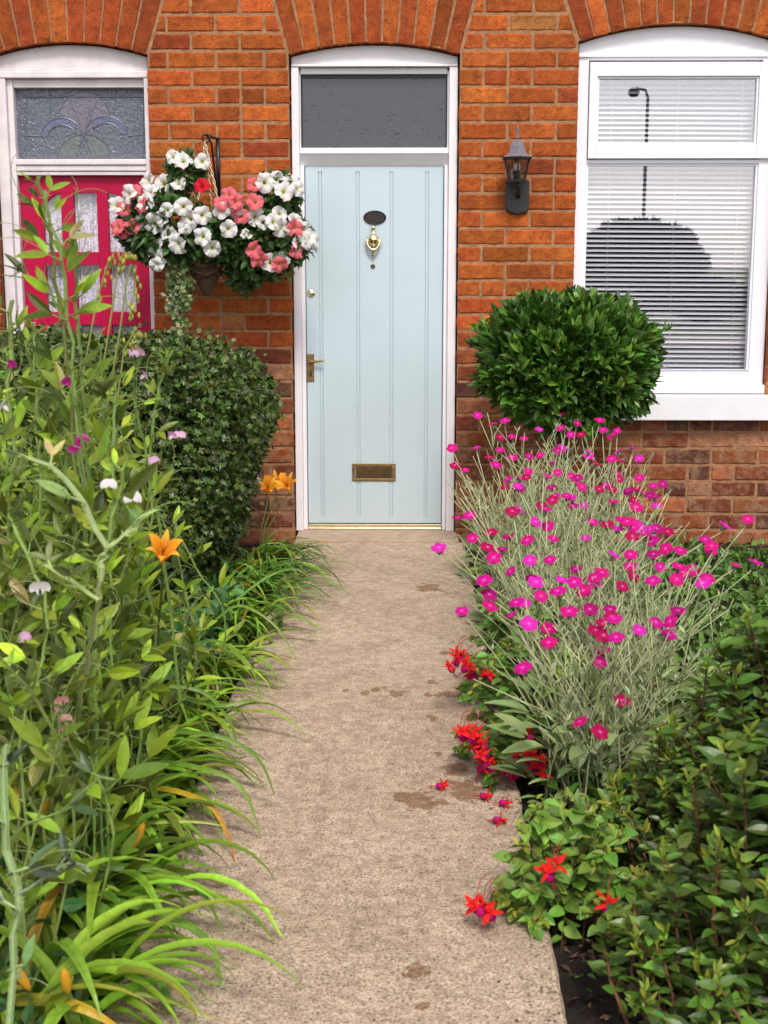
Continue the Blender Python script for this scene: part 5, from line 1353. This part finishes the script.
mb.place(T_OVAL, p_, unit(rnd(k, .8) + np.array([0, 0, .35])), unit(rnd(k, .4) + np.array([0, -.2, 1])), RNG.uniform(.012, .028, k), jit((.10, .20, .035), k, .12, .3))
tag(mb.build('ground_cover', 'leaf'), 'tiny weed seedlings dotted over the bare soil beside the path', 'ground cover', kind='stuff')
mb = MB(); k = 1500; ed = RNG.random(k) < .5; off_ = RNG.exponential(.035, k)
p_ = np.stack([np.where(ed, -.43 + off_, .49 - off_ * .8), RNG.uniform(-6.5, -.3, k), np.full(k, .003)], 1)
mb.place(T_SIMPLE, p_, rnd(k) * (1, 1, .2), unit(rnd(k, .35) + np.array([0, 0, 1])), RNG.uniform(.003, .012, k), jit((.10, .065, .04), k, .15, .5))
tag(mb.build('leaf_litter', 'leaf_matt'), 'crumbs of soil and leaf spilled along the path edges', 'litter', kind='stuff')
# ================================================================== BEHIND THE CAMERA (seen only mirrored in the window)
lp_ = root('street_lamp', (CAM.x + (651 - 404) / F * 40, -32.0, -.1), 'tall dark street lamp column across the road, mirrored in the window', 'street lamp')
m = MB(); lq_ = at(648, 90, 39.6); lp_.location.x = lq_.x; lx_ = lq_.x; top = lq_.z
m.tube([(lx_, -32, -.1), (lx_, -32, 1.2), (lx_, -32, top - .2), (lx_ - .08, -32, top), (lx_ - .35, -32, top + .05)], [.06, .055, .045, .04, .035], 10); m.build('column', 'galv', lp_)
m = MB(); m.lathe([(.04, .07), (.13, .02), (.17, -.07), (.11, -.18), (.03, -.2)], (lx_ - .4, -32, top), 'z', 12); m.build('lamp_head', 'galv', lp_)
def mirror_tree(name, label, cpx, wpx, toppy, dv, k, seed):
    q_ = at(cpx, toppy, dv); x = q_.x; y = .2 - (dv - 7.45); h = q_.z; w = wpx / F * dv
    rt = root(name, (x, y, -.15), label, 'tree'); lv = MB()
    d_ = unit(rnd(k)); nn_ = np.array([mnoise.noise(Vector(q * 2.2 + seed)) for q in d_])[:, None]
    P_ = np.array((x, y, h * .55)) + d_ * np.array((w / 2, w / 2.4, h * .48)) * (1 - .25 * RNG.random((k, 1)) + .12 * nn_); P_[:, 2] = np.maximum(P_[:, 2], -.1)
    lv.place(T_SIMPLE, P_, unit(d_ + rnd(k, .6)), unit(d_ + rnd(k, .5)), RNG.uniform(.16, .3, k), jit((.035, .07, .02), k, .1, .3)); lv.build('crown', 'leaf', rt)
    t_ = MB(); t_.tube([(x, y, -.15), (x, y, h * .35), (x + .05, y, h * .7)], [.2, .15, .06], 8, (.08, .06, .04)); t_.build('trunk', 'bark', rt)
mirror_tree('clipped_tree', 'broad rounded tree across the road, mirrored in the window', 638, 130, 226, 40, 9000, 1)
mirror_tree('clipped_tree', 'smaller rounded tree to the side across the road, mirrored in the window', 705, 78, 283, 40, 4500, 5)
mirror_tree('clipped_tree', 'low dark bush across the road, mirrored in the window corner', 590, 90, 285, 38, 4500, 9)

# ================================================================== LIGHT
w = bpy.data.worlds.new('World'); sc.world = w; w.use_nodes = True
t = w.node_tree; t.nodes.clear()
out = t.nodes.new('ShaderNodeOutputWorld'); bg = t.nodes.new('ShaderNodeBackground'); sky = t.nodes.new('ShaderNodeTexSky')
sky.sky_type = 'NISHITA'; sky.sun_disc = False; sky.sun_elevation = R(52); sky.sun_rotation = R(170); sky.dust_density = 1.6; sky.air_density = 1.0; sky.ozone_density = 1.0
hs = t.nodes.new('ShaderNodeHueSaturation'); hs.inputs['Saturation'].default_value = .24     # overcast: nearly colourless
t.links.new(sky.outputs[0], hs.inputs['Color']); tn = t.nodes.new('ShaderNodeMix'); tn.data_type = 'RGBA'; tn.blend_type = 'MULTIPLY'; tn.inputs[0].default_value = 1; tn.inputs[7].default_value = (1.0, .965, .99, 1)   # thin cloud
t.links.new(hs.outputs[0], tn.inputs[6]); t.links.new(tn.outputs[2], bg.inputs[0]); bg.inputs[1].default_value = .14
t.links.new(bg.outputs[0], out.inputs[0])
sun_d = bpy.data.lights.new('sun', 'SUN'); sun_d.energy = 1.5; sun_d.angle = R(14); sun_d.color = (1, .935, .84)
sun = bpy.data.objects.new('sun', sun_d); COL.objects.link(sun)
az = R(170); el = R(52); sdir = Vector((math.sin(az) * math.cos(el), math.cos(az) * math.cos(el), math.sin(el)))
sun.rotation_euler = sdir.to_track_quat('Z', 'Y').to_euler()
vs = sc.view_settings; vs.view_transform = 'Standard'; vs.look = 'None'; vs.gamma = 1; vs.exposure = .77; vs.use_curve_mapping = False
sc.render.engine = 'CYCLES'; sc.cycles.max_bounces = 8; sc.cycles.transparent_max_bounces = 16; sc.cycles.caustics_reflective = False; sc.cycles.caustics_refractive = False
sc.cycles.use_denoising = True
sc.render.resolution_x = 768; sc.render.resolution_y = 1024
